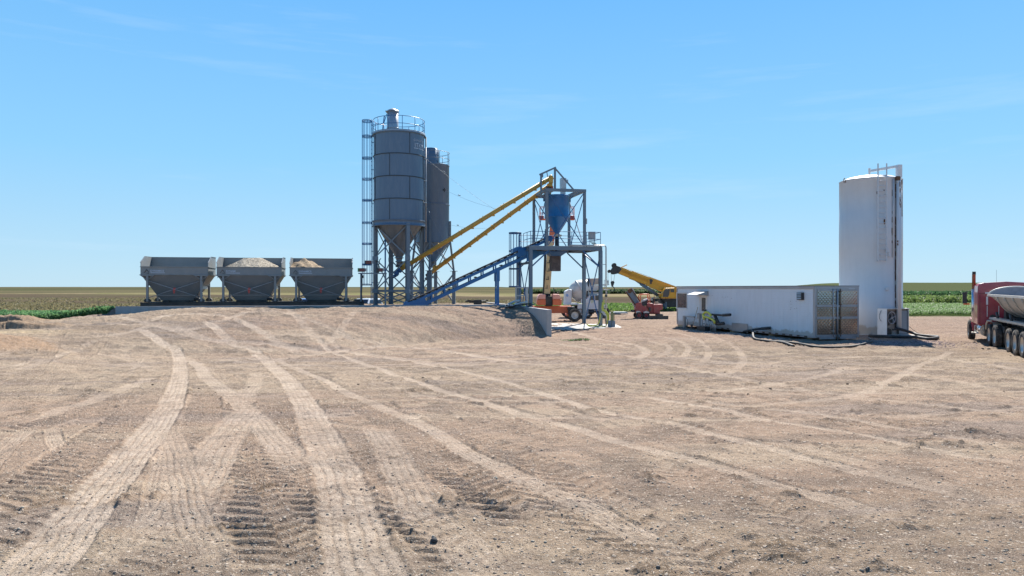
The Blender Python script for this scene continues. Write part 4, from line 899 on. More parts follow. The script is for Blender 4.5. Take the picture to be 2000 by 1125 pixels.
for a in np.arange(A0+1.2, 1.5, 1.9): m.cyl((a, .15, ct(a)-.4), (a, .95, ct(a)-.4), .05)
m.each('idler', M['black'], cv)
m = MB(PF); P = []
for (o, z) in ((-.4, .13), (-.22, .04), (.22, .04), (.4, .13)): P.append((o, z))
A = [(A0, .55+o, ct(A0)+z) for o, z in P]; B = [(A1, .55+o, ct(A1)+z) for o, z in P]
m.loft(A+[(p[0], p[1], p[2]-.02) for p in A[::-1]], B+[(p[0], p[1], p[2]-.02) for p in B[::-1]]); m.build('belt', M['belt'], cv)
for s in (-1, 1):
    m = MB(PF); b = .55+s*.43; m.box(-.77, -.63, b-.05, b+.05, 1.55, ct(-.7)-.6); m.box(-.82, -.58, b-.08, b+.08, 3.3, ct(-.7)-.55); m.box(-.85, -.55, b-.15, b+.15, 1.56, 1.6); m.build('leg', M['blue'], cv)
m = MB(PF); m.box(-.75, -.65, .17, .93, 2.75, 2.95); m.box(-.74, -.66, .5, .6, 1.95, 2.75); m.build('leg_tie', M['blue'], cv)
m = MB(PF); m.cyl((A0+.05, .05, ct(A0)-.02), (A0+.05, 1.05, ct(A0)-.02), .2); m.prism([(A0-.3, 1.6), (A0+1.6, 1.6), (A0+1.3, 2.1), (A0+.3, 1.85)], .08, .11); m.build('tail_pulley', M['blue'], cv)
m = MB(PF); m.prism([(.75, ct(.75)-.35), (1.9, ct(1.9)-.62), (2.2, 5.5), (1.9, 5.95), (1.25, ct(1.25)+.18), (.75, ct(.75)+.2)], .04, .09); m.prism([(.4, ct(.4)+.1), (1.1, ct(1.1)+.05), (1.1, ct(1.1)+.3), (.75, ct(.75)+.42), (.45, ct(.45)+.42)], .2, .9)
m.prism([(1.4, 5.5), (3.3, 5.5), (3.2, 5.35), (2.4, 5.2), (1.9, 4.85), (1.4, 4.7)], .0, .06); m.build('head_hood', M['blue'], cv)
m = MB(PF); m.cyl((A1, .1, ct(A1)-.06), (A1, 1.0, ct(A1)-.06), .2); m.box(A1-.5, A1+.1, -.15, .05, ct(A1)-.3, ct(A1)); m.build('head_pulley', M['blue_d'], cv)

# ---- batch tower
tw = thing('batch_tower', 'steel concrete batching tower with a blue hopper and railed deck', 'batch tower', F(3.95, .55, 0), TH)
TA0, TA1, TB0, TB1 = 1.36, 6.56, -1.4, 2.5; UA0, UA1 = 2.55, 5.35; DZ = 5.78
for a in (TA0, TA1):
    for b in (TB0, TB1): m = MB(PF); m.hbeam((a, b, .02), (a, b, 5.5), .24, .24, .022, (0, 1, 0)); m.box(a-.2, a+.2, b-.2, b+.2, .05, .08); m.build('leg', M['steel'], tw)
m = MB(PF)
for b in (TB0, TB1): m.channel((TA0-.12, b, 5.64), (TA1+.12, b, 5.64), .12, .27, .02)
for a in (TA0, UA0, 3.95, UA1, TA1): m.channel((a, TB0+.07, 5.64), (a, TB1-.07, 5.64), .1, .26, .02)
m.channel((TA0, TB0, 4.6), (TA0, TB1, 4.6), .1, .16, .015)
m.build('deck_beams', M['steel'], tw)
m = MB(PF); z0, z1 = DZ, DZ+.03
for (x0, x1, y0, y1) in ((TA0-.1, UA0+.1, TB0, TB1), (UA1-.4, TA1+.1, TB0, TB1), (UA0+.1, UA1-.4, TB0, TB0+.9), (UA0+.1, UA1-.4, TB1-.8, TB1)): m.box(x0, x1, y0, y1, z0, z1)
m.each('deck_plate', M['galv'], tw)
m = MB(PF)
for b in (TB0, TB1): m.beam((TA0+.1, b, 4.35), (TA0+1.35, b, 5.5), .06, .09); m.beam((TA1-.1, b, 4.35), (TA1-1.35, b, 5.5), .06, .09)
m.beam((TA1, TB1-.1, 5.4), (TA1, TB0+.1, 4.3), .08, .09)
for a in (TA0, TA1):
    m.beam((a-.03, TB0+.1, .15), (a-.03, TB1-.1, 5.3), .04, .1); m.beam((a+.03, TB1-.1, .15), (a+.03, TB0+.1, 5.3), .04, .1)
m.build('lower_bracing', M['blue_d'], tw)
for a in (UA0, UA1):
    for b in (TB0, TB1): m = MB(PF); m.box(a-.09, a+.09, b-.09, b+.09, DZ+.04, 9.68); m.build('upper_post', M['steel'], tw)
m = MB(PF)
for b in (TB0, TB1): m.box(UA0-.1, UA1+.1, b-.1, b+.1, 9.7, 9.9)
for a in (UA0, UA1): m.box(a-.098, a+.098, TB0+.11, TB1-.11, 9.71, 9.89)
for a in (3.1, 4.95): m.box(a-.05, a+.05, TB0+.11, TB1-.11, 9.74, 9.87)
m.build('top_frame', M['steel'], tw)
m = MB(PF)
for a in (UA0, UA1): m.beam((a-.04, TB0+.1, DZ+.1), (a-.04, TB1-.1, 9.6), .035, .08); m.beam((a+.04, TB1-.1, DZ+.1), (a+.04, TB0+.1, 9.6), .035, .08)
for b in (TB0-.03, TB1+.03): m.beam((UA0+.1, b-.03, DZ+.1), (UA1-.1, b-.03, 9.6), .035, .06); m.beam((UA1-.1, b+.03, DZ+.1), (UA0+.1, b+.03, 9.6), .035, .06)
m.build('upper_bracing', M['blue_d'], tw)
hx, hy = 4.02, 1.2; hp = [(.93, 9.72), (.96, 9.74), (.96, 9.66), (.93, 9.64), (.93, 8.15), (.96, 8.12), (.92, 8.08), (.13, 6.85)]
m = MB(PF); m.lathe(hp, (hx, hy, 0), 44); m.lathe([(0, 9.8), (.95, 9.73)], (hx, hy, 0), 44); hop = m.build('cement_hopper', M['blue'], tw)
m = MB(PF); m.lathe([(.2, 6.87), (.24, 6.85), (.24, 6.78), (.15, 6.76), (.14, 6.5)], (hx, hy, 0), 24); m.box(hx-.22, hx+.32, hy-.18, hy+.05, 6.68, 6.8); m.build('hopper_valve', M['rustbox'], hop)
m = MB(PF); m.cyl((hx, hy, 6.66), (hx, hy, 5.2), .16, n=18); m.build('rubber_sleeve', M['rubber2'], hop)
m = MB(PF)
for s in (-1, 1): m.box(hx+s*.95-.1, hx+s*.95+.1, hy-.1, hy+.1, 9.3, 9.5); m.beam((hx+s*.95, hy, 9.45), (hx+s*1.3, hy, 9.75), .06)
m.each('load_cell', M['blue_d'], hop)
m = MB(PF); q = lambda w, d, z: [(3.7-w, .55-d, z), (3.7+w, .55-d, z), (3.7+w, .55+d, z), (3.7-w, .55+d, z)]
m.loft(q(.72, .7, 5.5), q(.7, .68, 5.42), False); m.loft(q(.7, .68, 5.42), q(.36, .36, 5.16), False); m.build('collecting_funnel', M['blue_d'], tw)
m = MB(PF); m.loft(q(.35, .34, 5.18), q(.34, .33, 4.05), False); m.box(3.34, 4.06, .2, .22, 5.14, 5.17); m.build('rubber_chute', mat('scuffed_rubber_chute', (.09, .07, .07), .8, dirt=(.3, .24, .2), dirt_amt=.7, dscale=2), tw)
m = MB(PF); per = [(TA0, TB0), (2.4, TB0), (3.4, TB0), (4.4, TB0), (5.5, TB0), (TA1, TB0), (TA1, -.1), (TA1, 1.2), (TA1, TB1), (5.5, TB1), (4.4, TB1), (3.4, TB1), (2.4, TB1), (TA0, TB1), (TA0, 1.75)]
for h in (.55, 1.05): m.tube([(p[0], p[1], DZ+h) for p in per], .022, 6)
for h in (.55, 1.05): m.tube([(TA0, .85, DZ+h), (TA0, -.3, DZ+h), (TA0, TB0, DZ+h)], .022, 6)
for p in per+[(TA0, .85), (TA0, -.3)]: m.tube([(p[0], p[1], DZ), (p[0], p[1], DZ+1.05)], .022, 6)
m.build('deck_railing', M['blue_d'], tw)
m = MB(PF)
for d in (-.22, .22): m.beam((1.22, 1.3+d, .05), (1.22, 1.3+d, 6.85), .05, .02)
for z in np.arange(.4, 6.8, .3): m.tube([(1.22, 1.08, z), (1.22, 1.52, z)], .013, 5)
ld = m.build('ladder', M['blue_d'], tw)
m = MB(PF)
for z in (2.88, 4.2, 5.52, 6.86): m.ring((.82, 1.3, z), .45, .03, 28, a0=0, a1=360); m.ring((.82, 1.3, z+.05), .45, .03, 28)
for k in range(9): a = R(60+30*k); m.beam((.82+.45*math.cos(a), 1.3+.45*math.sin(a), 2.88), (.82+.45*math.cos(a), 1.3+.45*math.sin(a), 6.88), .03, .012)
m.build('safety_cage', M['blue_d'], ld)
m = MB(PF)
m.box(3.46, 3.6, -.06, .06, 9.9, 11.62); m.box(2.42, 2.54, -.06, .06, 9.4, 11.08); m.beam((2.36, 0, 11.08), (3.6, 0, 11.66), .1, .12); m.beam((3.53, 0, 11.6), (5.1, 0, 9.9), .09, .1)
m.beam((2.48, 0, 9.8), (2.48, TB0, 9.8), .08); m.beam((2.9, -.05, 11.3), (2.98, -.05, 10.85), .05); m.box(2.44, 2.62, -.09, .09, 10.9, 11.12); m.build('auger_gantry', M['steel'], tw)
m = MB(PF); m.box(4.28, 4.66, .9, 1.35, 10.15, 11.05); m.box(4.3, 4.62, .95, 1.3, 9.8, 10.15); m.box(4.66, 4.84, 1.0, 1.3, 10.7, 10.95); m.build('vent_filter', M['galv'], tw)
m = MB(PF); m.box(2.98, 3.3, .2, .5, 9.9, 10.28); m.build('inlet_sleeve', M['rubber2'], tw)
m = MB(PF); m.box(3.34, 3.46, .2, .5, 9.9, 10.3); m.box(3.1, 3.5, 1.2, 1.5, 9.8, 10.1); m.build('inlet_valve', M['redm'], tw)
m = MB(PF); m.box(5.72, 6.22, -1.28, -1.1, 6.32, 6.88); m.box(5.78, 6.16, -1.3, -1.28, 6.38, 6.82); m.box(5.4, 5.5, -1.55, -1.42, 7.4, 7.8); eb = m.build('electrical_box', M['steel_l'], tw)
m = MB(PF)
for k in range(4): m.tube([(5.85+.1*k, -1.2, 6.32), (5.86+.1*k, -1.25, 6.1), (6.1+.08*k, -1.3, 5.92), (6.4, -1.35, 5.86)], .022, 6)
m.each('conduit', M['rubber2'], eb)
m = MB(PF); m.tube([(4.2, TB0-.14, 5.86), (6.8, TB0-.14, 5.86), (6.9, TB0-.14, 5.82), (6.93, TB0-.14, 5.7), (6.93, TB0-.14, .9)], .05, 8)
for z in (1.5, 3, 4.5): m.beam((6.6, TB0-.1, z), (6.98, TB0-.1, z), .04)
m.build('water_pipe', M['galv'], tw)
m = MB(PF); m.tube([(6.75, 2.4, 5.8), (6.75, 2.4, 6.5)], .012, 5); m.tube([(6.68, 2.4, 6.3), (6.82, 2.4, 6.3)], .01, 5); m.build('antenna', M['galv'], tw)
m = MB(PF); m.box(6.86, 7.0, TB0-.22, TB0-.08, .75, .95); m.cyl((6.93, TB0-.16, 2.15), (6.93, TB0-.16, 2.3), .1); m.build('pipe_fitting', M['black'], tw)
gr = thing('guard_rail', 'pale galvanised guard rail beside the left legs of the batch tower', 'guard rail', F(.6, .5, 0), TH)
m = MB(PF)
for a in (.72, 1.52): m.box(a-.05, a+.05, .5, .58, .02, 2.86)
m.box(1.42, 1.62, .45, .6, .02, 2.86); m.build('post', M['galv'], gr)
for z in (2.25, 2.84): m = MB(PF); m.box(.67, 1.75, .46, .5, z-.04, z+.04); m.build('rail', M['galv'], gr)

# ---- display boards beside the silo
st = thing('display_stand', 'steel stand beside the tall silo carrying remote display boxes', 'stand', (-10.75, 50.9, 1.55))
m = MB(True); y0 = 50.9
for x in (-10.72, -8.98): m.box(x-.05, x+.05, y0-.05, y0+.05, 1.55, 3.8); m.box(x-.14, x+.14, y0-.14, y0+.14, 1.56, 1.6)
m.box(-10.9, -8.9, y0-.09, y0+.09, 3.8, 3.88); m.beam((-10.72, y0, 1.9), (-10.95, y0, 1.6), .04); m.beam((-10.72, y0, 1.9), (-10.5, y0, 1.6), .04); m.build('frame', M['steel'], st)
m = MB(True); m.tube([(-10.68, y0-.08, 3.8), (-10.6, y0-.08, 3.6), (-10.66, y0-.08, 3.4), (-10.62, y0-.08, 3.1), (-10.66, y0-.08, 2.4), (-10.6, y0-.08, 1.7)], .03, 6); m.box(-10.66, -10.52, y0-.12, y0, 3.5, 3.7); m.build('wiring', M['rubber2'], st)
m = MB(True); m.box(-9.62, -9.45, y0-.1, y0+.1, 3.88, 4.2); m.tube([(-9.5, y0, 4.2), (-9.4, y0, 4.8), (-9.3, y0, 4.9)], .03, 6); m.build('junction_box', M['black'], st)
for (x, z, w_, rz_, lb) in ((-10.7, 4.08, .5, .5, 'leftmost display box with a green edge and dark red screen on the stand'), (-10.22, 4.62, .46, 0, 'upper display box with dark red screen beside the ladder cage'), (-9.55+.15, 4.08, .44, .2, 'display box with dark red screen in front of the tall silo leg')):
    r_ = thing('display_box', lb, 'display', (x, y0, z), rz_*.3, 'remote display boxes beside the silo')
    m = MB(); m.box(-w_/2, w_/2, -.05, .12, -.13, .13); m.build('housing', M['black'], r_, .01)
    m = MB(); m.box(-w_/2+.1, w_/2-.02, -.062, -.052, -.1, .1); m.build('screen', M['lens_r'], r_)
    m = MB(); m.box(w_/2, w_/2+.13, -.02, .1, -.1, .12); m.build('shade', M['steel_l'], r_)
    if x != -10.22: m = MB(); m.box(-w_/2+.01, -w_/2+.09, -.062, -.052, -.11, .11); m.build('status_light', M['green'], r_)
# ---- hoses and pipes left on the mound
def gp(px, py, dz=.05):
    if py > 600: x, y = PX(px, py); return Vector((x, y, float(ground_at(np.array([x]), np.array([y]))[0])+dz))
    return AT(px, py, 49.4)
for pts, r_, mt, lb in (([(983,601),(988,598),(994,594),(1004,589),(1015,587)], .075, 'hoseG', 'thick white hose arching highest off the mound beside the tower'),
                        ([(966,610),(970,607),(976,604),(995,598),(1013,593),(1030,589.5)], .06, 'hoseG', 'long white hose over the black ones on the mound by the wing wall'),
                        ([(967,610.5),(974,612),(984,610.5),(1004,604.5),(1027,599),(1045,593.5)], .045, 'rubber2', 'long black hose curving under the white ones on the mound'),
                        ([(1000,617),(1012,610.5),(1026,602.5),(1042,594)], .03, 'galv', 'straight thin grey pipe lying across the mound hoses'),
                        ([(974,608),(984,603.5),(1000,598.5),(1020,595),(1038,593)], .05, 'rubber2', 'black hose tucked beside the long white hose on the mound'),
                        ([(978,611.5),(995,613.5),(1010,615),(1025,616.5)], .025, 'rubber2', 'thin black cable lying lowest on the mound face')):
    m = MB(True); P = catmull([tuple(gp(*p, r_)) for p in pts], 6); m.tube(P, r_, 8); tag(m.build('hose', M[mt]), lb, 'hose')
m = MB(True)
for (x, y, z, l) in ((-2.6, 54.3, 1.72, 1.3), (-2.2, 54.2, 1.85, .8), (-3.1, 54.4, 1.78, .9)): m.box(x-l/2, x+l/2, y, y+.25, z-.04, z+.06)
m.box(-2.9, -2.3, 54.15, 54.4, 1.55, 1.9); m.tube([(-3.4, 54.2, 1.88), (-2.6, 54.2, 1.8), (-1.9, 54.2, 1.86)], .03, 5); tag(m.build('scrap_part', M['black']), 'black machine parts lying on the platform beside the blue conveyor leg', 'scrap')
# ---- boom lift behind the tower (seen from its counterweight end)
lift = thing('boom_lift', 'orange boom lift with its platform raised behind the blue hopper', 'boom lift', (3.1, 60.8, gz(3.1, 60.8)))
zb = 0
m = MB(); m.prism([(-1.75, .68), (1.95, .68), (2.0, .9), (2.0, 1.2), (1.9, 1.28), (-1.9, 1.28), (-1.9, .8)], -.45, .45); m.box(1.5, 1.75, -1.2, 1.2, .45, .62); m.box(-1.75, -1.5, -1.2, 1.2, .45, .62); m.build('chassis', M['orange'], lift, .02)
m = MB(); m.box(1.55, 2.15, -.9, .9, .95, 1.22); m.box(1.6, 2.1, -.95, .95, .6, .95); m.build('axle_housing', M['black'], lift)
for x in (-1.9, 2.12):
    for y in (-1.15, 1.15): wheel(lift, (x, y, .53), .53, .38, (0, 1, 0), 'rim_w', False)
for s in (-1, 1):
    m = MB(); x0, x1 = (.28, 1.0) if s > 0 else (-1.0, -.3)
    m.prism([(x0, 1.37), (x1, 1.37), (x1+.02*s, 1.5), (x1+.02*s, 1.86), (x0, 1.86)] if s > 0 else [(x0, 1.37), (x1, 1.37), (x1, 1.86), (x0-.02, 1.86), (x0-.02, 1.5)], -1.3, -.3)
    m.box(x0, x1, -.3, 1.1, 1.37, 1.86); m.build('counterweight', M['orange'], lift, .05)
    m = MB(); xa, xb = (x0, x1+.0) if s > 0 else (x0-.0, x1)
    m.prism([(xa+(.0 if s > 0 else .0), 1.865), (xb, 1.865), (xb-(.06 if s > 0 else 0), 2.1), (xb-(.2 if s > 0 else 0), 2.28), (xa+(.2 if s < 0 else 0), 2.28), (xa+(.06 if s < 0 else 0), 2.1)], -1.22, 1.0); m.build('cowl', M['pink'], lift, .06, 3)
m = MB(); m.box(-.3, .28, -.9, .9, 1.3, 1.75); m.box(-.4, .16, -.3, .4, 1.7, 2.6); m.cyl((-.1, -.6, 1.35), (-.1, -.6, 2.2), .12); m.box(-.28, .24, -1.0, -.5, 1.4, 2.1); m.tube([(.25, -.5, 2.2), (.45, -.5, 2.5), (.4, -.5, 2.85)], .04, 6); m.tube([(.75, -.2, 2.28), (.9, -.2, 2.45), (.85, -.2, 2.6)], .04, 6); m.build('turntable', M['black'], lift)
m = MB(); m.beam((-.15, -.2, 2.3), (.13, .2, 5.9), .42, .5, (1,0,0)); sec = m.build('boom', M['cream'], lift)
m = MB(); m.beam((.13, .2, 5.9), (.22, .4, 6.8), .34, .42, (1,0,0)); m.build('boom_extension', M['cream'], lift)
m = MB(); m.beam((.22, .4, 6.5), (.42, .6, 8.3), .4, .5, (1,0,0)); m.beam((.42, .6, 8.2), (.4, .4, 8.8), .2); m.build('jib', M['orange'], lift)
m = MB(); m.beam((-.42, -.3, 1.9), (-.2, .2, 7.8), .1, .2, (1,0,0))
for t in np.arange(.05, .98, .035): p = Vector((-.42, -.3, 1.9)).lerp(Vector((-.2, .2, 7.8)), t); m.obox(p, (.2, .16, .05))
m.build('cable_carrier', M['black'], lift)
m = MB()
for z, ox in ((2.75, -.1), (3.5, 0), (4.2, .05), (4.9, .08)): m.box(ox-.24, ox+.02, -.36, -.3, z, z+.05); m.box(ox-.06, ox-.02, -.36, -.3, z, z+.28)
m.each('boom_mark', M['inkd'], lift)
bk = MB(); bz = 8.65
bk.box(-.75, 2.25, .2, 1.2, bz, bz+.06); bk.build('platform_floor', M['orange'], lift)
m = MB()
for z in (.55, 1.08): m.tube([(-.7, .25, bz+z), (2.2, .25, bz+z), (2.2, 1.15, bz+z), (-.7, 1.15, bz+z)], .025, 6, True)
for x in (-.7, -.25, .75, 1.75, 2.2):
    for y in (.25, 1.15): m.tube([(x, y, bz), (x, y, bz+1.08)], .025, 6)
m.build('platform_rails', M['orange'], lift)
m = MB()
for x in (-.6, 2.05): m.obox((x, .25, bz+.14), (.42, .3, .36))
m.each('bumper_box', M['redm'], lift, .06)
# ---- mixer truck facing right
KX = 67/FPX
def sx(px, Yd=67): return (px-1000)/FPX*Yd
def sz(py, Yd=67): return 2.8-(py-562.5)/FPX*Yd
mx_ = thing('mixer_truck', 'white front discharge concrete mixer truck behind the tower legs', 'mixer truck', (sx(1140), 67, gz(sx(1140), 67)))
MF = Matrix.Translation((0, 67, 0))
def pp(*l): return [(sx(a), sz(b)) for a, b in l]
m = MB(MF); m.prism(pp((1103.5,593),(1104.5,569),(1112,565),(1117,566),(1116,593)), .1, 2.1); m.build('engine_hood', M['white2'], mx_, .03)
m = MB(MF); m.lathe([(0, .095), (.12, .09), (.13, .1)], (sx(1108), 0, sz(577)), 20, 'Y'); mm_ = m.build('round_emblem', M['ltblue'], mx_)
for v in mm_.data.vertices: pass
mm_.scale = (1, 1, 1)
m = MB(MF); m.box(sx(1103), sx(1130), -.1, 2.3, sz(595.5), sz(592.5)); m.box(sx(1128), sx(1143), 0, 2.2, sz(603), sz(594)); m.box(sx(1135), sx(1150), -.08, .5, sz(592), sz(584)); m.build('fender_deck', M['white2'], mx_, .02)
m = MB(MF); m.box(sx(1103), sx(1185), .5, 1.7, sz(604), sz(597)); m.box(sx(1131), sx(1168), .3, 2.0, sz(611), sz(602)); m.cyl((sx(1150), .1, sz(609)), (sx(1160), .1, sz(609)), .2); m.box(sx(1148), sx(1168), 0, .1, sz(606), sz(604)); m.build('frame', M['black'], mx_)
m = MB(MF); m.box(sx(1140), sx(1146), .2, .4, sz(610), sz(600)); m.cyl((sx(1144), .2, sz(601)), (sx(1168), .2, sz(601)), .08); m.box(sx(1152), sx(1160), .1, .35, sz(612), sz(606)); m.build('suspension', M['rust'], mx_)
for px in (1110, 1133, 1147, 1180):
    for y in (.2, 2.1): wheel(mx_, (sx(px), y, .52+0), .52, .35, (0, 1, 0), 'rim_w', MF)
ax0 = Vector((sx(1117.5), 1.1, sz(577.5))); ax1 = Vector((sx(1155), 1.1, sz(557))); dd = (ax1-ax0).normalized()
q = dd.to_track_quat('Z', 'Y').to_matrix().to_4x4()
m = MB(MF @ Matrix.Translation(ax0) @ q); m.lathe([(0, 0), (.42, .0), (.8, .22), (.98, .6), (1.03, 1.0), (.98, 1.3), (.62, 2.05), (.5, 2.2), (.42, 2.2), (.4, 1.8)], n=48)
m.lathe([(1.03, .98), (1.08, 1.0), (1.08, 1.08), (1.02, 1.1)], n=48); dr = m.build('drum', M['drum'], mx_)
m = MB(MF @ Matrix.Translation(ax0) @ q); m.cyl((.55, -.7, .3), (.62, -.78, .42), .12); m.beam((-.2, -.9, .7), (.1, -1.0, 1.2), .04, .02); m.build('hatch', M['steel_l'], dr)
m = MB(MF); m.prism(pp((1149.5,544),(1172,543),(1172,556),(1156,556.5),(1150,556.5)), .5, 1.7); m.build('charge_hopper', M['rustbox'], mx_, .03)
m = MB(MF); m.prism(pp((1151,556.5),(1172,557),(1171,565),(1166,568.5),(1158,568.5),(1153,565)), .6, 1.6); m.prism(pp((1143,571),(1172,570),(1176,575),(1145,577)), .5, 1.6); m.build('discharge_chute', M['drum'], mx_, .03)
m = MB(MF); m.box(sx(1149), sx(1151.5), .35, .5, sz(568), sz(543.5)); m.box(sx(1149), sx(1151.5), 1.7, 1.85, sz(590), sz(543.5)); m.beam((sx(1151), .4, sz(569)), (sx(1172), .4, sz(570)), .1); m.box(sx(1146), sx(1149), .2, .4, sz(578), sz(568)); m.build('hopper_frame', M['black'], mx_)
m = MB(MF); m.prism(pp((1144,607),(1144,586),(1151,577),(1174,575),(1177,590),(1178,607)), .0, 2.2); m.build('cab', M['white2'], mx_, .04)
m = MB(MF); m.prism(pp((1152,586),(1152.5,578.5),(1161,577),(1161,586)), -.02, -.004); m.prism(pp((1162.5,586.5),(1162.5,577),(1171.5,576.5),(1172,586)), -.02, -.004); m.each('cab_window', M['glass'], mx_)
m = MB(MF)
for (a, b) in (((1154, 585.5+1), (1160, 590)), ((1155, 591), (1160, 586.8)), ((1153.5, 588), (1157, 592))): m.beam((sx(a[0]), -.012, sz(a[1])), (sx(b[0]), -.012, sz(b[1])), .01, .06, (0,1,0))
m.build('door_emblem', M['hoseY'], mx_)
m = MB(MF); m.tube([(sx(1181), .3, sz(561)), (sx(1181), .3, sz(547)), (sx(1189), .3, sz(547)), (sx(1189), .3, sz(553))], .03, 6); m.tube([(sx(1176), .3, sz(556)), (sx(1191), .3, sz(556))], .03, 6); m.tube([(sx(1172), .3, sz(566)), (sx(1192), .3, sz(566))], .05, 6); m.tube([(sx(1186), .3, sz(566)), (sx(1187), .3, sz(585))], .02, 6); m.build('access_rails', M['galv'], mx_)
m = MB(MF); m.box(sx(1180), sx(1186), -.1, .0, sz(602), sz(595)); m.box(sx(1172), sx(1182), -.05, .0, sz(595.5), sz(595)); m.build('mirror_housing', M['white2'], mx_)
m = MB(MF); m.box(sx(1181.3), sx(1184.7), -.115, -.102, sz(600.5), sz(596.5)); m.build('mirror_glass', M['glass'], mx_)
# ---- rough terrain crane
Yc = 88
def cx(px): return (px-1000)/FPX*Yc
def cz(py): return 2.8-(py-562.5)/FPX*Yc
def cp(*l): return [(cx(a), cz(b)) for a, b in l]
cr = thing('mobile_crane', 'yellow mobile crane with its telescopic boom reaching left over the field', 'crane', (cx(1310), Yc, gz(cx(1310), Yc)))
CF = Matrix.Translation((0, Yc, 0))
m = MB(CF); m.prism(cp((1290,600),(1290,586),(1296,584),(1390,584),(1392,600)), .2, 2.4); m.prism(cp((1262,592),(1268,586),(1290,586),(1290,594)), .5, 2.1); m.build('carrier', M['black'], cr, .03)
for px in (1283, 1370):
    for y in (.3, 2.3): wheel(cr, (cx(px), y, .74), .74, .55, (0, 1, 0), 'rim', CF)
m = MB(CF); m.lathe([(.95, -.15), (.95, .55)], (cx(1283), .0, .78), 30, 'Y')
for v in range(len(m.v)):
    pass
m2 = MB(CF)
for k in range(12): a = R(10+160*k/12); b = R(10+160*(k+1)/12); c0 = Vector((cx(1283), 0, .76)); m2.add([c0+Vector((.92*math.cos(a), -.1, .92*math.sin(a))), c0+Vector((.92*math.cos(b), -.1, .92*math.sin(b))), c0+Vector((.92*math.cos(b), .7, .92*math.sin(b))), c0+Vector((.92*math.cos(a), .7, .92*math.sin(a)))], [(0,1,2,3)])
m2.build('mudguard', M['black'], cr)
m = MB(CF); m.prism(cp((1288,583.5),(1290,573),(1320,573),(1345,566),(1372,566),(1378,583.5)), .3, 2.2); m.prism(cp((1326,566),(1330,560),(1352,563),(1352,573),(1330,573)), .6, 1.6); m.build('turntable', M['crane'], cr, .03)
m = MB(CF); m.prism(cp((1291,582),(1292.5,570),(1297,562.5),(1316,562),(1318,582)), -.55, .35); cb = m.build('cab', M['crane'], cr, .05)
m = MB(CF); m.prism(cp((1292.5,580),(1293.5,570.5),(1297.5,564.5),(1306.5,564.5),(1305.5,574),(1303,580)), -.57, -.554); m.prism(cp((1307.5,571),(1307.5,564.5),(1315,564.5),(1315,571)), -.57, -.554); m.each('cab_window', M['glass'], cb)
def boom(p, q, w0, h0, w1, h1, y): P0 = Vector((cx(p[0]), y, cz(p[1]))); P1 = Vector((cx(q[0]), y, cz(q[1]))); return P0, P1
B0, B1, B2, B3 = (1340,576), (1283,554), (1236,538.2), (1212.5,527.6)
m = MB(CF)
def bs(p, q, h, w_): m.beam((cx(p[0]), 1.0, cz(p[1])), (cx(q[0]), 1.0, cz(q[1])), h, w_, (0,1,0))
bs(B0, (1268,549.2), 1.12, .78); boom1 = m.build('boom_base', M['crane'], cr, .02)
m = MB(CF); bs((1272,550.5), (1234,536.5), 1.0, .68); m.build('boom_section', M['crane'], cr, .02)
m = MB(CF); bs((1237,537.6), B3, .86, .58); m.build('boom_section', M['crane'], cr, .02)
m = MB(CF)
for t in range(3): bs((1330,572-2.2+t*2.2), (1216,528.2-2.2+t*2.2), .035, .8-.0)
m.each('boom_rib', mat('crane_boom_ochre', (.5, .27, .02), .45), cr)
m = MB(CF); m.cyl((cx(1273.5), .56, cz(548.0)), (cx(1273.5), .6, cz(548.0)), .2); m.cyl((cx(1273), .56, cz(552.8)), (cx(1273), .6, cz(552.8)), .13); m.each('boom_disc', M['black'], cr)
m = MB(CF); m.prism(cp((1212,521),(1204,518.5),(1199,521),(1196,526),(1198,533),(1205,535),(1210,533.5),(1216,525)), .65, 1.35); m.cyl((cx(1201.5), .6, cz(517.5)), (cx(1201.5), 1.4, cz(517.5)), .26, n=18); m.cyl((cx(1192), .7, cz(529.5)), (cx(1192), 1.3, cz(529.5)), .2, n=16); m.beam((cx(1192), 1, cz(529.5)), (cx(1200), 1, cz(529)), .3); m.cyl((cx(1200), .6, cz(531)), (cx(1200), 1.4, cz(531)), .3, n=18); m.beam((cx(1196), .8, cz(518)), (cx(1200), .8, cz(525)), .08); m.build('boom_head', M['black'], cr)
m = MB(CF); m.tube([(cx(1189.5), 1, cz(530)), (cx(1189.5), 1, cz(548))], .018, 5)
m.tube([(cx(1195.5), 1, cz(532)), (cx(1196.5), 1, cz(549))], .018, 5); m.tube([(cx(1203), 1, cz(534)), (cx(1201), 1, cz(549))], .018, 5)
m.tube([(cx(1204), 1, cz(518)), (cx(1250), 1, cz(532.5)), (cx(1330), 1, cz(562))], .02, 5); m.each('hoist_rope', M['black'], cr)
m = MB(CF); m.prism(cp((1195,551),(1197,548.5),(1200,548.5),(1202.3,551),(1200.5,556),(1199,560),(1197,560),(1196,556)), .8, 1.2); P = [(cx(1198)+.28*math.cos(R(a)), 1, cz(564.5)+.3*math.sin(R(a))) for a in range(80, -200, -20)]; m.tube(P, .06, 6); m.build('hook_block', M['black'], cr, .02)
m = MB(CF); m.prism(cp((1187.7,549),(1189.5,547),(1191,549),(1190.5,556),(1189,558)), .9, 1.1); m.build('ball_hook', M['steel_l'], cr)
m = MB(CF); m.cyl((cx(1254), 1, cz(554)), (cx(1288), 1, cz(577)), .2, n=14); m.cyl((cx(1243), 1, cz(546.5)), (cx(1255), 1, cz(554.7)), .12, n=12); m.build('lift_cylinder', M['steel'], cr)
m = MB(CF); m.prism(cp((1236,541),(1235,545),(1240,546),(1246,548.5),(1250,545)), .75, 1.25); m.prism(cp((1267,553),(1267,558),(1275,558.5),(1279,556)), .7, 1.3); m.beam((cx(1216), 1.2, cz(522)), (cx(1228), 1.3, cz(516.5)), .05, .1); m.each('boom_bracket', M['crane'], cr)
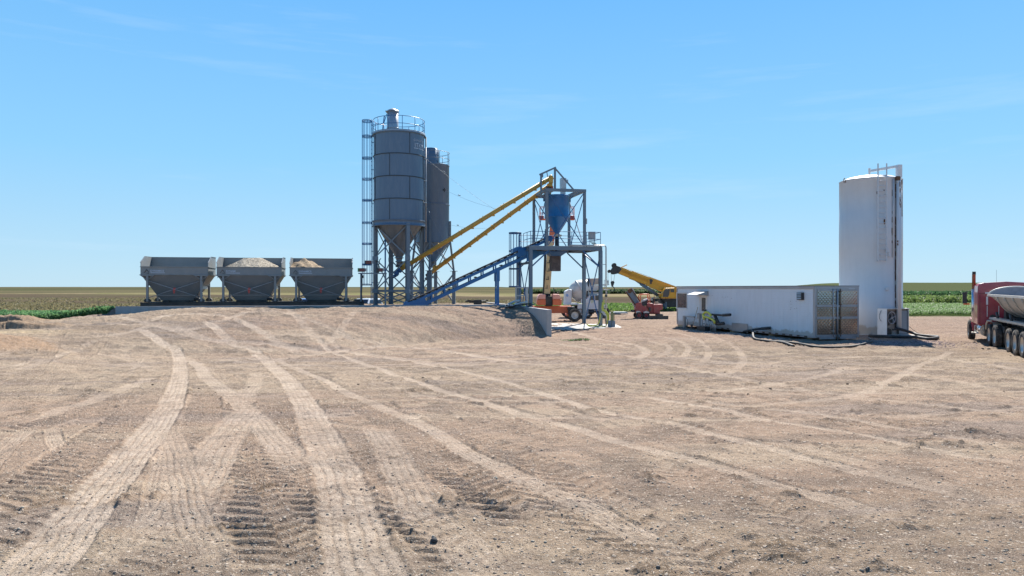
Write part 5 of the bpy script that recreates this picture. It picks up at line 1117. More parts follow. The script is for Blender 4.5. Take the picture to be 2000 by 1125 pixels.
m = MB(CF); m.box(cx(1300), cx(1303), .15, .5, .05, 1.1); m.box(cx(1296), cx(1307), 0, .6, .02, .1); m.tube([(cx(1297.5), .2, cz(604)), (cx(1297.5), .2, cz(592))], .08, 6); m.build('outrigger', M['steel'], cr)
# ---- ride-on trencher
Yt = 65.5
def tx(px): return (px-1000)/FPX*Yt
def tz(py): return 2.8-(py-562.5)/FPX*Yt
def tp(*l): return [(tx(a), tz(b)) for a, b in l]
tr = thing('trencher', 'dusty red ride-on trencher with raised digging chain and front blade', 'trencher', (tx(1265), Yt, gz(tx(1265), Yt)))
TF = Matrix.Translation((0, Yt, 0))
m = MB(TF); m.prism(tp((1241,603),(1243,592),(1252,590),(1255,597),(1263,598),(1264,611),(1244,611)), .0, 1.0); m.prism(tp((1241,610),(1275,606),(1290,606),(1290,614),(1245,613)), .2, .9); m.build('body', M['redm'], tr, .03)
m = MB(TF); m.prism(tp((1264,593.5),(1268,591.5),(1276,592.5),(1280,597),(1280,612),(1270,612),(1265,600)), .1, .95); m.build('engine_hood', M['redm'], tr, .06)
m = MB(TF); m.prism(tp((1275,595),(1294,594),(1294.5,604.5),(1288,606),(1287,612),(1277,612)), -.05, .9); m.build('front_box', M['redm'], tr, .02)
m = MB(TF); m.lathe([(.1, .25), (.22, .1), (.2, 0)], (tx(1283), .3, tz(594)), 16); m.build('fuel_cap', M['wood'], tr)
m = MB(TF); m.prism(tp((1254,594),(1257,586),(1265,584),(1267,587),(1263,597),(1255,598)), .25, .75); m.tube([(tx(1268), .4, tz(593)), (tx(1265), .4, tz(587))], .03, 6); m.box(tx(1267), tx(1271), -.02, .1, tz(608), tz(600)); m.build('seat', M['black'], tr, .03)
m = MB(TF); m.prism(tp((1255,589),(1259,585),(1266,583),(1266,585),(1260,588.5)), .2, .7); m.build('seat_cover', M['hoseG'], tr, .03)
for y in (0, .95): m = MB(TF); m.tube([(tx(1250.5), y, tz(590)), (tx(1251), y, tz(578)), (tx(1253), y, tz(575)), (tx(1267), y, tz(574.5)), (tx(1269), y, tz(578)), (tx(1269.5), y, tz(592))], .045, 8); m.build('roll_bar', M['orange'], tr)
m = MB(TF); m.tube([(tx(1279), .3, tz(594)), (tx(1279), .3, tz(574))], .025, 6); m.build('exhaust_pipe', M['rust'], tr)
for px in (1247.5, 1261.5):
    for y in (-.12, 1.05): wheel(tr, (tx(px), y, .3), .3, .26, (0, 1, 0), 'redm', TF)
m = MB(TF); m.prism(tp((1242,608),(1246,607),(1250,608),(1250,610),(1242,611)), -.2, 0); m.prism(tp((1256,609),(1261,607.5),(1267,609),(1267,611),(1256,611)), -.25, 0); m.each('mudguard', M['galv'], tr)
m = MB(TF); m.beam((tx(1229.5), .4, tz(567)), (tx(1247), .4, tz(592)), .5, .14, (0,1,0)); m.build('digging_boom', M['steel'], tr)
m = MB(TF); m.beam((tx(1227.8+7.5), .35, tz(562.5)), (tx(1250), .35, tz(590)), .12, .08, (0,1,0)); m.beam((tx(1233.5), .5, tz(583)), (tx(1243), .5, tz(602)), .16, .1, (0,1,0)); m.each('boom_bar', M['trim'], tr)
m = MB(TF)
for t in np.arange(0, 1.01, .07):
    for o in (-.3, .25): c = Vector((tx(1229.5+17.5*t)+o*.82, .4, tz(567+25*t)+o*.57)); m.obox(c, (.1, .3, .09), Matrix.Rotation(.6, 3, 'Y'))
m.cyl((tx(1231), .3, tz(568.5)), (tx(1231), .5, tz(568.5)), .2, n=14); m.build('digging_chain', M['rust'], tr)
m = MB(TF); m.prism(tp((1262.5,624),(1263.5,616),(1302,616),(1302,624.5)), -.75, -.69); m.box(tx(1280), tx(1292), -.7, .1, tz(616.5), tz(613)); m.build('dozer_blade', M['black'], tr)
m = MB(TF); m.beam((tx(1233), .4, tz(607)), (tx(1242), .4, tz(607.5)), .09, .2); m.cyl((tx(1237), .2, tz(608)), (tx(1237), .6, tz(608)), .1); m.build('auger_stub', M['black'], tr)
# ---- things lying on the dirt behind the tower
def slab_obj(name, px0, px1, py, Yd, dep, th, mt, lb, cat, n=1):
    m = MB(True); X0, X1 = (px0-1000)/FPX*Yd, (px1-1000)/FPX*Yd; z = gz((X0+X1)/2, Yd)+.02
    for k in range(n): m.obox(((X0+X1)/2+.1*k, Yd+.1*k, z+.1+th*(k+.5)), (X1-X0-.3*k, dep, th*.9), Matrix.Rotation(.02*k, 3, 'Z'))
    if n > 1: m.obox(((X0+X1)/2-.3, Yd, z+.05), ((X1-X0)*.5, dep*.8, .1))
    return tag(m.build(name, M[mt]), lb, cat)
slab_obj('panel_stack', 1190, 1225, 614, 76, 1.6, .05, 'steel', 'dark flat panels stacked on the dirt behind the tower', 'panels', 3)
slab_obj('plank', 1197, 1224, 620, 68.5, .5, .07, 'wood', 'pale wooden plank lying between the dark panels and the tower leg', 'plank')
# ---- service post and yellow hoses at the tower's right foot
sp_ = thing('service_post', 'short olive green service post beside the right foot of the tower', 'post', (6.95, 50.9, .02))
m = MB(True); m.box(7.0, 7.18, 50.75, 50.95, .02, 1.15); m.box(7.22, 7.27, 50.85, 50.95, .02, 1.05); m.build('post', M['olive'], sp_)
m = MB(True); m.box(6.8, 7.02, 50.7, 50.9, .0, .5); m.box(7.05, 7.3, 50.7, 50.95, .0, .48); m.build('junction_box', M['steel'], sp_)
def hose(pts, r_, mt, lb, cat='hose', name='hose', n=6): m = MB(True); m.tube(catmull(pts, n), r_, 8); return tag(m.build(name, M[mt]), lb, cat)
Yh = 51.0
def hp_(px, py, Y=Yh): v = AT(px, py, Y); return (v.x, v.y, max(v.z, .06))
for pts, r_, mt, lb in (([(1179,586),(1178,600),(1180,605),(1186,610),(1189,618),(1188,636)], .045, 'hoseY', 'yellow hose bending down to the outer side of the service post'),
                        ([(1177,590),(1176,604),(1181,608),(1185,613),(1187,622),(1186,632)], .045, 'hoseY', 'yellow hose close behind the tower leg dropping to the service post'),
                        ([(1175,609),(1180,613),(1184,618),(1185,630),(1184,637)], .035, 'hoseG', 'grey hose from the tower leg to the service post'),
                        ([(1174,611),(1178,616),(1182,622),(1184,636)], .035, 'rubber2', 'black hose from the tower leg to the service post'),
                        ([(1173,612),(1171,625),(1168,633),(1162,635.5),(1150,635),(1146,633)], .04, 'hoseY', 'yellow hose hanging down the leg and lying toward the other leg'),
                        ([(1146,633.5),(1152,637),(1162,638.5),(1172,638.5),(1183,637)], .035, 'hoseY', 'yellow hose looped low across the concrete pad')):
    P = [hp_(a, b, 51.0 if b < 630 else 51.2) for a, b in pts]; hose(P, r_, mt, lb)
# ---- cars behind the platform
def car(label, loc, rz, paint, group=None):
    r_ = thing('parked_car', label, 'car', loc, rz)
    L, W2, H = 2.35, .92, 1.7
    m = MB()
    prof = [(-2.3, .35), (-2.32, .75), (-2.2, .98), (-1.2, 1.05), (2.1, 1.05), (2.3, .95), (2.32, .4)]
    m.prism(prof, -W2, W2); m.build('body', M[paint], r_, .09, 3)
    m = MB(); A = [(-1.25, -.86, 1.05), (2.15, -.86, 1.05), (2.15, .86, 1.05), (-1.25, .86, 1.05)]; B = [(-.55, -.68, H), (1.75, -.68, H), (1.75, .68, H), (-.55, .68, H)]
    m.loft(A, B); cb = m.build('cabin', M[paint], r_, .08, 3)
    m = MB(); S = lambda t, y: (-1.25+.7*t, y*(.86-.18*t), 1.05+.65*t)
    m.add([Vector(S(.12, -.86))+Vector((-.012,0,.01)), Vector(S(.12, .86))+Vector((-.012,0,.01)), Vector(S(.86, .86))+Vector((-.012,0,.01)), Vector(S(.86, -.86))+Vector((-.012,0,.01))], [(0,1,2,3)])
    for s in (-1, 1):
        for (xa, xb) in ((-.85, .1), (.2, 1.05), (1.15, 1.85)): m.add([(xa-.1, s*.85, 1.13), (xb, s*.85, 1.13), (xb-(.1 if xb > 1.5 else 0), s*.727, 1.58), (xa+(.3 if xa < -.5 else 0), s*.727, 1.58)], [(0,1,2,3)])
    m.each('window', M['glass'], cb)
    for x in (-1.45, 1.45):
        for y in (-.84, .84): wheel(r_, (x, y, .34), .34, .22, (0, 1, 0), 'rim', False)
    for y in (-.65, .65):
        m = MB(); m.obox((-2.31, y, .8), (.06, .36, .16)); m.build('headlight', M['chrome'], r_, .02)
    return r_
x, y, z = AT(714, 590, 68); car('white car whose roof shows above the wall at the silo ladder', (x, y, .1), R(75), 'carw')
x, y, z = AT(596, 590, 68); car('blue car seen beneath the bin nearest the silos', (x, y, .1), R(100), 'carb')
# ---- white office trailer
TX0, TY0 = 15.94, 37.7; sd_ = Vector((-.271, .963, 0)).normalized(); px_ = Vector((sd_.y, -sd_.x, 0))   # px_ points right, along the rear face
TM = Matrix(((sd_.x, px_.x, 0, TX0), (sd_.y, px_.y, 0, TY0), (0, 0, 1, 0), (0, 0, 0, 1)))   # local x along the side (away), y across (right), z up -- used as a drawing frame
LT, WT = 14.75, 2.75
def sofpx(p): k = (p-1000)/FPX; return (TX0-k*TY0)/(k*sd_.y-sd_.x)
def sz_(s, py): return 2.8-(py-562.5)*(TY0+s*sd_.y)/FPX
tl = thing('office_trailer', 'long white trailer body on the ground used as a site office', 'trailer', (TX0, TY0, .0))
TZ0, TZ1 = .22, 2.9
# opening list on the camera side (s0,s1,z0,z1)
sw0, sw1 = sofpx(1342), sofpx(1322.5); wz0, wz1 = sz_((sw0+sw1)/2, 602), sz_((sw0+sw1)/2, 572.5)
sd0, sd1 = sofpx(1381.5), sofpx(1367.5); dz1 = sz_((sd0+sd1)/2, 577.5)
m = MB(TM); m.box(.12, LT, .03, WT-.03, TZ0, TZ1-.12); m.box(.1, LT, .02, WT-.02, TZ0-.02, TZ0+.04)
nz = 24
for i in range(nz):
    z0 = TZ0+.05+i*(TZ1-.24-TZ0)/nz; z1 = z0+(TZ1-.24-TZ0)/nz; segs = [(.14, sd0), (sd1, sw0), (sw1, LT)]
    if z0 > dz1: segs = [(.14, sw0), (sw1, LT)]
    if z1 < wz0 or z0 > wz1: segs = [(.14, sd0), (sd1, LT)] if z0 <= dz1 else [(.14, LT)]
    for (a, b) in segs: m.add([(a, .03, z0), (b, .03, z0), (b, -.002, z0+.004), (a, -.002, z0+.004), (a, .024, z1), (b, .024, z1)], [(0,1,2,3), (3,2,5,4)])
body = m.build('body', M['white'], tl)
m = MB(TM)
for p in (1506, 1531, 1557, 1480, 1455, 1438, 1420, 1403): s = sofpx(p); m.box(s-.004, s+.004, -.005, .0, TZ0+.05, TZ1-.2)
m.each('siding_joint', M['white'], body)
m = MB(TM); m.box(-.02, LT+.02, -.03, WT+.03, TZ1-.02, TZ1); m.box(-.01, LT+.01, -.025, WT+.02, TZ1-.15, TZ1-.024); m.build('roof_edge', M['trim'], tl)
m = MB(TM); m.box(-.03, LT+.03, -.04, WT+.04, TZ1, TZ1+.03); m.build('roof', M['roofdark'], tl)
m = MB(TM); m.box(0, .14, -.02, .14, TZ0-.05, TZ1-.15); m.box(0, .14, WT-.12, WT+.02, TZ0-.05, TZ1-.15); m.box(LT-.1, LT+.01, -.02, .1, TZ0, TZ1-.15); m.box(.14, LT, -.012, .01, TZ0-.06, TZ0+.05); m.each('corner_post', M['trim'], tl)
m = MB(TM)
for k in range(14): s = .6+k*.62; m.box(s, s+.25, -.016, -.013, TZ0-.05, TZ0+.02)
m.each('marker_strip', M['rust'], body)
m = MB(TM); m.box(sw0+.03, sw1-.03, .004, .02, wz0+.04, wz1-.04); wn = m.build('window', M['window'], tl)
m = MB(TM); t = .05
for (a, b, c, d) in ((sw0-t, sw1+t, wz1, wz1+t), (sw0-t, sw1+t, wz0-t, wz0), (sw0-t, sw0, wz0, wz1), (sw1, sw1+t, wz0, wz1)): m.box(a, b, -.03, .02, c, d)
m.build('window_frame', M['white'], wn)
m = MB(TM)
for k in range(9): z = wz0+.1+(wz1-wz0-.15)*k/9; m.box(sw0+.04, sw1-.04, .0, .003, z, z+.006)
m.build('blinds', M['steel'], wn)
m = MB(TM); m.box(sd0+.01, sd1-.01, .0, .025, TZ0+.06, dz1-.02); dr = m.build('door', M['white2'], tl)
dw0, dw1 = sofpx(1378), sofpx(1370.5); gz0, gz1 = sz_(dw0, 608), sz_(dw0, 581.5)
m = MB(TM); m.box(dw0, dw1, -.012, -.002, gz0, gz1); m.build('door_window', M['window'], dr)
m = MB(TM); m.box(sd0+.1, sd0+.3, -.06, -.005, gz0-.02, gz0+.12); m.cyl((sd0+.2, -.1, gz0+.05), (sd0+.32, -.1, gz0+.05), .02); m.build('door_handle', M['black'], dr)
m = MB(TM)
for (a, b, c, d) in ((sd0-.05, sd0, TZ0, dz1+.05), (sd1, sd1+.05, TZ0, dz1+.05), (sd0, sd1, dz1, dz1+.05)): m.box(a, b, -.025, .02, c, d)
m.build('door_frame', M['white'], dr)
ax_, bx_ = sofpx(1383.5), sofpx(1363); az = sz_(ax_, 569)
m = MB(TM); m.prism([(ax_, az-.02), (ax_+.02, az-.02), (ax_+.02, az-.3), (ax_, az-.3)], -.05, 0)
m.add([(ax_, 0, az+.03), (bx_, 0, az+.03), (bx_, -.85, az-.22), (ax_, -.85, az-.22), (ax_, 0, az), (bx_, 0, az), (bx_, -.85, az-.25), (ax_, -.85, az-.25)], [(3,2,1,0),(4,5,6,7),(0,1,5,4),(1,2,6,5),(2,3,7,6),(3,0,4,7)])
for s in (ax_, bx_-.03): m.add([(s, 0, az), (s+.03, 0, az), (s+.03, 0, az-.28), (s, 0, az-.28), (s, -.85, az-.22), (s+.03, -.85, az-.22)], [(0,1,2,3), (0,3,4), (1,5,2), (3,2,5,4), (0,4,5,1)])
m.build('awning', M['galv'], tl)
vs0, vs1 = sofpx(1570), sofpx(1559.5); vz0, vz1 = sz_(vs0, 585.5), sz_(vs0, 571.5)
m = MB(TM); m.box(vs0, vs1, -.12, .0, vz0, vz1); m.box(vs0-.02, vs0+.03, -.16, -.0, vz0-.01, vz1+.01); vt = m.build('vent_hood', M['black'], tl)
m = MB(TM)
for k in range(3): z = vz0+.04+k*.12; m.prism([(-.15, z), (-.13, z+.075), (-.12, z+.075), (-.12, z)], vs0+.04, vs1-.02, 'X')
m.each('louvre', M['galv'], vt)
m = MB(TM)
for (px, py) in ((1386,576.5),(1391,577),(1411,580),(1414,582),(1417,580),(1421,580),(1429,583),(1544,588.5),(1555,588),(1545,594),(1545,601),(1552,603),(1556,602),(1544,604)): s = sofpx(px); z = sz_(s, py); m.cyl((s, -.006, z), (s, .0, z), .018, n=6)
m.each('screw_hole', M['rust'], body)
m = MB(TM); s0, s1 = sofpx(1461), sofpx(1430); m.box(s0, s1, -.03, -.013, .1, .62); m.build('repair_panel', M['galv'], tl)
# rear doors of quilted stainless steel
for k, (a, b) in enumerate(((.12, 1.33), (1.42, WT-.1))):
    m = MB(TM); m.box(-.03, .1, a, b, TZ0+.12, TZ1-.17); d_ = m.build('rear_door', M['quilt'], tl)
    m = MB(TM)
    for z in (1.9-.05, 1.22, ): m.box(-.045, -.032, a, b, z-.06, z+.06); m.box(-.06, -.03, a-.05, a+.08, z-.05, z+.05); m.box(-.06, -.03, b-.08, b+.04, z-.05, z+.05)
    m.box(-.04, -.03, a, b, TZ1-.24, TZ1-.17); m.each('hinge_band', M['trim'], d_)
    m = MB(TM); yb = b-.24 if k == 0 else a+.12; m.cyl((-.08, yb, TZ0-.0), (-.08, yb, TZ1-.14), .022)
    if k == 0: m.cyl((-.08, b+.02, TZ0-.2), (-.08, b+.02, TZ1-.14), .03)
    for z in (.5, 1.2, 1.9, 2.6): m.box(-.1, -.03, yb-.05, yb+.05, z, z+.05)
    m.build('lock_rod', M['trim'] if k == 0 else M['rust'], d_)
m = MB(TM); m.box(-.02, .13, .12, WT-.1, TZ0-.02, TZ0+.11); m.box(-.02, .13, .12, WT-.1, TZ1-.16, TZ1-.1); m.box(-.02, .1, 1.335, 1.415, TZ0, TZ1-.16); m.box(-.1, -.01, .25, 1.2, TZ0-.12, TZ0-.03); m.box(-.1, -.01, 1.5, 2.5, TZ0-.12, TZ0-.03); m.build('rear_frame', M['trim'], tl)
m = MB(TM); m.box(-.035, -.02, 2.1, 2.5, TZ1-.24+.09, TZ1-.12); m.build('reflector', M['white2'], tl)
m = MB(TM)
for s in (.6, 4, 8, 12): m.box(s, s+.4, .3, WT-.3, -.1, TZ0-.02)
m.box(LT-1.2, LT-.1, -.0, .2, -.05, TZ0-.03); m.each('cribbing', M['wood'], tl)
# utility stands, shovel and pipes against the side
def TP(px, py, off=.3): s = sofpx(px)-off*0; z = sz_(s, py); return (s, -off, z)
def on_side(px, off): return sofpx(px)
us = thing('utility_post', 'small grey meter post left of the trailer door', 'utility post', tuple(TM @ Vector((on_side(1345, .3), -.35, 0))))
m = MB(TM); s = on_side(1345, .3); m.box(s-.12, s+.12, -.4, -.28, .0, sz_(s, 617)); m.box(s-1.4, s, -.4, -.3, sz_(s, 619), sz_(s, 616.5)); m.tube([(s-.3, -.4, sz_(s, 618)), (s-.55, -.4, sz_(s, 625)), (s-.5, -.4, sz_(s, 634))], .03, 6); m.build('meter_box', M['steel_l'], us)
us = thing('utility_post', 'grey breaker box on a bent post right of the trailer door', 'utility post', tuple(TM @ Vector((on_side(1377, .3), -.4, 0))))
m = MB(TM); s = on_side(1376.5, .3); m.box(s-.15, s+.15, -.5, -.32, sz_(s, 622), sz_(s, 611.5)); m.box(s-.1, s+.02, -.46, -.36, -.0, sz_(s, 622)); m.box(s-1.7, s, -.5, -.4, sz_(s, 613), sz_(s, 611)); m.tube([(s-.5, -.5, .0), (s-.5, -.5, sz_(s, 623))], .03, 6); m.tube([(s-.5, -.5, .45), (s-1.8, -.5, .4)], .04, 6); m.build('breaker_box', M['steel_l'], us)
m = MB(TM); s = on_side(1361, .3); m.tube([(s+.1, -.3, .1), (s-.35, -.12, sz_(s, 599))], .02, 6); sh = thing('shovel', 'shovel leaning on the trailer wall between meter post and door', 'shovel', tuple(TM @ Vector((s, -.3, 0)))); m.build('handle', M['wood'], sh)
m = MB(TM); m.prism([(s-.02, .02), (s+.24, .02), (s+.2, .3), (s+.02, .3)], -.36, -.33); m.build('blade', M['black'], sh)
mf = thing('pipe_manifold', 'cluster of upright pipes and black valves against the white trailer', 'pipes', tuple(TM @ Vector((on_side(1404, .5), -.6, 0))))
m = MB(TM)
for px, top in ((1394, 618), (1400, 622), (1404, 621), (1408, 622), (1411, 624), (1413.5, 626)): s = on_side(px, .5); m.cyl((s, -.6, -.02), (s, -.6, sz_(s, top)), .045, n=8)
m.each('riser', M['galv'], mf)
m = MB(TM)
for (a, b) in (((1407, 614), (1427, 615.5)), ((1427, 615.5), (1443, 614.5)), ((1413, 632), (1431, 632)), ((1405, 622), (1420, 629))): p = TP(*a, .6); q_ = TP(*b, .6); m.cyl(p, q_, .06, n=8)
p = TP(1427, 615.5, .6); m.cyl(p, TP(1443, 614.5, .6), .09, n=8); p = TP(1415, 632, .6); m.cyl(p, TP(1430, 631.5, .6), .1, n=8); m.cyl(TP(1404, 620, .6), TP(1404, 626, .6), .12, n=8); m.cyl(TP(1411, 616, .55), TP(1418, 630, .55), .1, n=8); s = on_side(1391, .5); m.box(s-.7, s+.3, -.95, -.5, -.1, .28)
m.build('valve', M['black'], mf)
P = [TM @ Vector(TP(*a, o)) for a, o in (((1394,624),.7), ((1392.5,616),.72), ((1396,610.5),.75), ((1402,609.5),.75), ((1407,614),.74), ((1407.5,618),.7))]
P2 = [TM @ Vector(TP(*a, o)) for a, o in (((1393.5,614),.8), ((1398,618),.82), ((1406,620),.85), ((1413,623),.85), ((1416.5,627),.8), ((1416,631),.75))]
hose([tuple(p) for p in P], .07, 'hoseY', 'yellow hose arching over the pipe cluster by the trailer'); hose([tuple(p) for p in P2], .07, 'hoseY', 'yellow hose sweeping down the right side of the pipe cluster')
X1, Y1 = PX(1468, 655); X2, Y2 = PX(1474, 662); X3, Y3 = PX(1500, 667); X4, Y4 = PX(1535, 672)
def gg(px, py, dz): x, y = PX(px, py); return (x, y, float(ground_at(np.array([x]), np.array([y]))[0])+dz)
p0 = TM @ Vector(TP(1505, 640.5, .12)); p1 = TM @ Vector(TP(1490, 643, .5)); p2 = TM @ Vector(TP(1478, 647.5, .9))
hose([tuple(p0), tuple(p1), tuple(p2), gg(1469, 657, .3), gg(1473, 663, .06), gg(1498, 667, .06), gg(1530, 672, .05), gg(1550, 677, .05)], .065, 'rubber2', 'black hose looping out of the trailer side onto the dirt')
c0 = TM @ Vector(TP(1506, 640.5, .02)); m = MB(True); m.cyl(c0, TM @ Vector(TP(1497, 641.5, .35)), .085, n=10); tag(m.build('hose_coupling', M['black']), 'black coupling joining the looping hose to the trailer side', 'coupling')
hose([gg(1520, 669, .06), gg(1560, 674, .06), gg(1600, 679, .06), gg(1660, 678, .06), gg(1695, 673, .06), gg(1703, 668, .06), gg(1698, 662, .06)], .05, 'rubber2', 'long black hose lying on the ground in front of the stainless doors')
# ---- white storage tank
KX_, KY_, KR = 21.95, 43.9, 1.75; TA = math.degrees(math.atan2(-KY_, -KX_))
tk = thing('storage_tank', 'tall white cylindrical storage tank with rust streaks and a ladder', 'tank', (KX_, KY_, 0))
def ont(r, ang, z): a = R(TA+ang); return Vector((KX_+r*math.cos(a), KY_+r*math.sin(a), z))
ZT = 9.33
m = MB(True); m.lathe([(KR, .0), (KR, .35), (KR+.006, .36), (KR+.006, 2.6), (KR, 2.61), (KR, 5.0), (KR+.005, 5.01), (KR+.005, 7.2), (KR, 7.21), (KR, ZT-.02), (KR+.02, ZT), (KR-.1, ZT+.06), (1.3, ZT+.2), (.8, ZT+.3), (.3, ZT+.36), (0, ZT+.37)], (KX_, KY_, 0), 96); m.build('shell', M['tank'], tk)
m = MB(True); m.lathe([(KR, 0), (KR+.12, 0), (KR+.12, .05), (KR, .06)], (KX_, KY_, 0), 80)
for a in range(-80, 90, 20): m.obox(ont(KR+.06, a, .13), (.05, .05, .2))
m.build('base_ring', M['tank'], tk)
def lad(a): return R(TA+a)
m = MB(True); tang = Vector((-math.sin(R(TA+19)), math.cos(R(TA+19)), 0)); c = lambda z: ont(KR+.17, 19, z)
for s in (-1, 1):
    m.beam(c(4.35)+tang*s*.24, c(10.1)+tang*s*.24, .05, .06)
    for z in (4.4, 6.4, 8.3): m.beam(c(z)+tang*s*.24, ont(KR, 19, z)+tang*s*.24, .04)
for z in np.arange(4.45, 9.6, .31): m.tube([c(z)-tang*.24, c(z)+tang*.24], .022, 6)
m.tube([c(9.75)-tang*.24, c(9.75)+tang*.24], .016, 6); m.build('ladder', M['tank'], tk)
m = MB(True)
for (ang, z0, z1, rr) in ((50, .5, 9.2, .085), (54, .3, 9.4, .11)): m.cyl(ont(KR+.13, ang, z0), ont(KR+.13, ang, z1), rr, n=12)
for (ang, z0, z1, rr) in ((41.5, 4.6, 9.2, .03), (60, 3.3, 9.25, .03), (44, 6, 9.2, .02)): m.cyl(ont(KR+.05, ang, z0), ont(KR+.05, ang, z1), rr, n=8)
for z in (5.45, 9.05): m.beam(ont(KR+.2, 45, z), ont(KR+.2, 61, z), .05)
m.build('fill_pipe', M['tank'], tk)
m = MB(True)
top = ont(KR+.13, 53, 0); m.box(top.x-.13, top.x+.13, top.y-.13, top.y+.13, 9.3, 10.05); e1 = ont(.6, -5, 0); m.beam((top.x+.1, top.y, 10.0), (e1.x-.05, e1.y, 9.86), .13, .14); m.cyl((e1.x, e1.y, ZT+.2), (e1.x, e1.y, 9.95), .06); m.cyl((e1.x, e1.y, 9.95), (e1.x, e1.y, 10.05), .07); m.build('top_pipe', M['white2'], tk)
m = MB(True)
rg = random.Random(3)
for (ang, z0, z1, n_) in ((48.6, 4.0, 6.9, 30), (48.7, 7.6, 9.0, 6), (56.5, 7.0, 9.1, 22), (48.4, .9, 4.0, 26), (52, 7.4, 8.9, 8), (41, 4.6, 9, 10)):
    for i in range(n_):
        z = rg.uniform(z0, z1); l = rg.uniform(.08, .4); a = ang+rg.uniform(-.8, .8); w_ = rg.uniform(.02, .07); p = ont(KR+.235 if 50 < ang < 58 else KR+.02, a, z); d = (ont(1, a, 0)-ont(0, a, 0)); m.beam(p, p+Vector((0, 0, l)), .008, w_, d.cross(Vector((0,0,1))))
for (a, z, w_, l) in ((12, 8.35, .08, .14), (24, 8.5, .06, .08), (25, 6.55, .07, .3), (24, 6.6, .05, .2), (12.5, 4.4, .05, .08)): p = ont(KR+.02, a, z); d = (ont(1, a, 0)-ont(0, a, 0)); m.beam(p, p+Vector((0, 0, l)), .01, w_, d.cross(Vector((0,0,1))))
m.obox(ont(KR+.15, 49, 9.25), (.2, .2, .22)); m.obox(ont(KR+.15, 49, 5.45), (.1, .1, .3)); m.build('rust_streaks', M['rust'], tk)
m = MB(True)
for s in (-.06, .06): m.tube([ont(KR, -52+s*40, ZT-.15), ont(KR+.06, -52+s*40, ZT+.05), ont(KR+.03, -52, ZT+.15)], .018, 6)
m.build('lifting_hook', M['rust'], tk)
m = MB(True)
for z in (2.75, 5.0): m.obox(ont(KR+.03, 30, z+.0), (.18, .18, .18))
m.obox(ont(KR+.05, 33, 4.75), (.14, .14, .22)); m.each('fitting', M['tank'], tk)
# pump cabinet
cdv = Vector((1.8, .9, 0)).normalized(); cnv = Vector((-cdv.y, cdv.x, 0)); PC = Matrix(((cdv.x, cnv.x, 0, 21.8), (cdv.y, cnv.y, 0, 41.7), (0, 0, 1, 0), (0, 0, 0, 1)))
pc = thing('pump_cabinet', 'open fronted steel pump cabinet with a round fan at the tank foot', 'cabinet', (21.8, 41.7, 0))
CW, CD, CH = 2.0, 1.2, 1.56
m = MB(PC); m.box(0, .03, 0, CD, .06, CH); m.box(CW-.05, CW, 0, CD, .06, CH); m.box(0, CW, CD-.03, CD, .06, CH); m.box(-.02, CW+.02, -.05, CD, CH, CH+.04); m.box(-.0, CW, .0, CD, .02, .06); m.build('casing', M['galv'], pc)
m = MB(PC); m.box(-.035, -.003, -.02, .75, .06, CH); m.box(-.05, -.0, .72, .76, .0, CH); m.build('side_panel', M['white2'], pc)
m = MB(PC); m.box(.04, CW-.06, .12, .16, .4, CH-.04); m.box(.04, CW-.06, .1, .2, CH-.1, CH); m.box(1.12, 1.16, .02, .12, .06, CH); pn = m.build('inner_panel', mat('grimy_steel_panel', (.2, .175, .15), .5, .3, dirt=(.08, .07, .06), dirt_amt=.8, dscale=2.5), pc)
m = MB(PC); m.box(1.17, CW-.06, .05, .1, .08, CH-.1); m.build('side_door', M['steel'], pc)
m = MB(PC); m.lathe([(.36, .09), (.38, .07), (.33, .07), (.32, .1)], (.56, 0, 1.05), 28, 'Y')
for k in range(4): a = R(20+90*k); m.beam((.56+.05*math.cos(a), .1, 1.05+.05*math.sin(a)), (.56+.3*math.cos(a), .08, 1.05+.3*math.sin(a)), .02, .16, (0,1,0))
m.cyl((.56, .05, 1.05), (.56, .11, 1.05), .07); m.build('fan', M['trim'], pc)
m = MB(PC); m.lathe([(.0, .112), (.33, .111)], (.56, 0, 1.05), 28, 'Y'); m.box(.04, CW-.06, .2, CD-.05, .07, .38); m.build('fan_recess', M['black'], pc)
m = MB(PC)
for (x, z) in ((.3, .66), (.9, .72), (.94, .5), (.25, .4), (.7, .35)): m.box(x-.05, x+.05, .06, .11, z-.05, z+.05)
m.each('control_knob', M['black'], pc)
m = MB(PC); m.tube([(-.07, .3, 1.5), (-.09, .42, 1.2), (-.09, .4, 1.0), (-.07, .3, .85)], .012, 5); m.build('cable_loop', M['black'], pc)
hose([tuple(PC @ Vector((2.0, .3, .8))), tuple(PC @ Vector((2.25, .1, .45))), tuple(PC @ Vector((2.7, -.1, .1))), tuple(PC @ Vector((2.95, -.3, .04)))], .012, 'rubber2', 'thin black cord drooping from the pump cabinet to the ground', 'cord', 'cord')
m = MB(True); a = PC @ Vector((-1.4, -.6, 0)); m.add([tuple(PC @ Vector(p)) for p in [(-1.2,-.75,-.1),(2.6,-1.0,-.1),(3.2,.2,-.1),(-1.4,.1,-.1),(-1.2,-.75,.04),(2.6,-1.0,.04),(3.2,.2,.04),(-1.4,.1,.04)]], [(3,2,1,0),(4,5,6,7),(0,1,5,4),(1,2,6,5),(2,3,7,6),(3,0,4,7)]); m.build('tank_slab', M['pad'])['kind'] = 'structure'
hose([gg(1697,659.5,.12), gg(1720,660.5,.12), gg(1760,661.5,.12), gg(1790,663,.1), gg(1812,665.5,.08), gg(1828,664.5,.08), gg(1831,662,.08), gg(1818,659,.08), gg(1795,657.5,.1), (22.3+1.0, 41.75, .2), (22.6, 41.7, .4), (22.3, 41.8, .42)], .085, 'rubber2', 'fat black hose looping from the pump cabinet over the dirt and back')
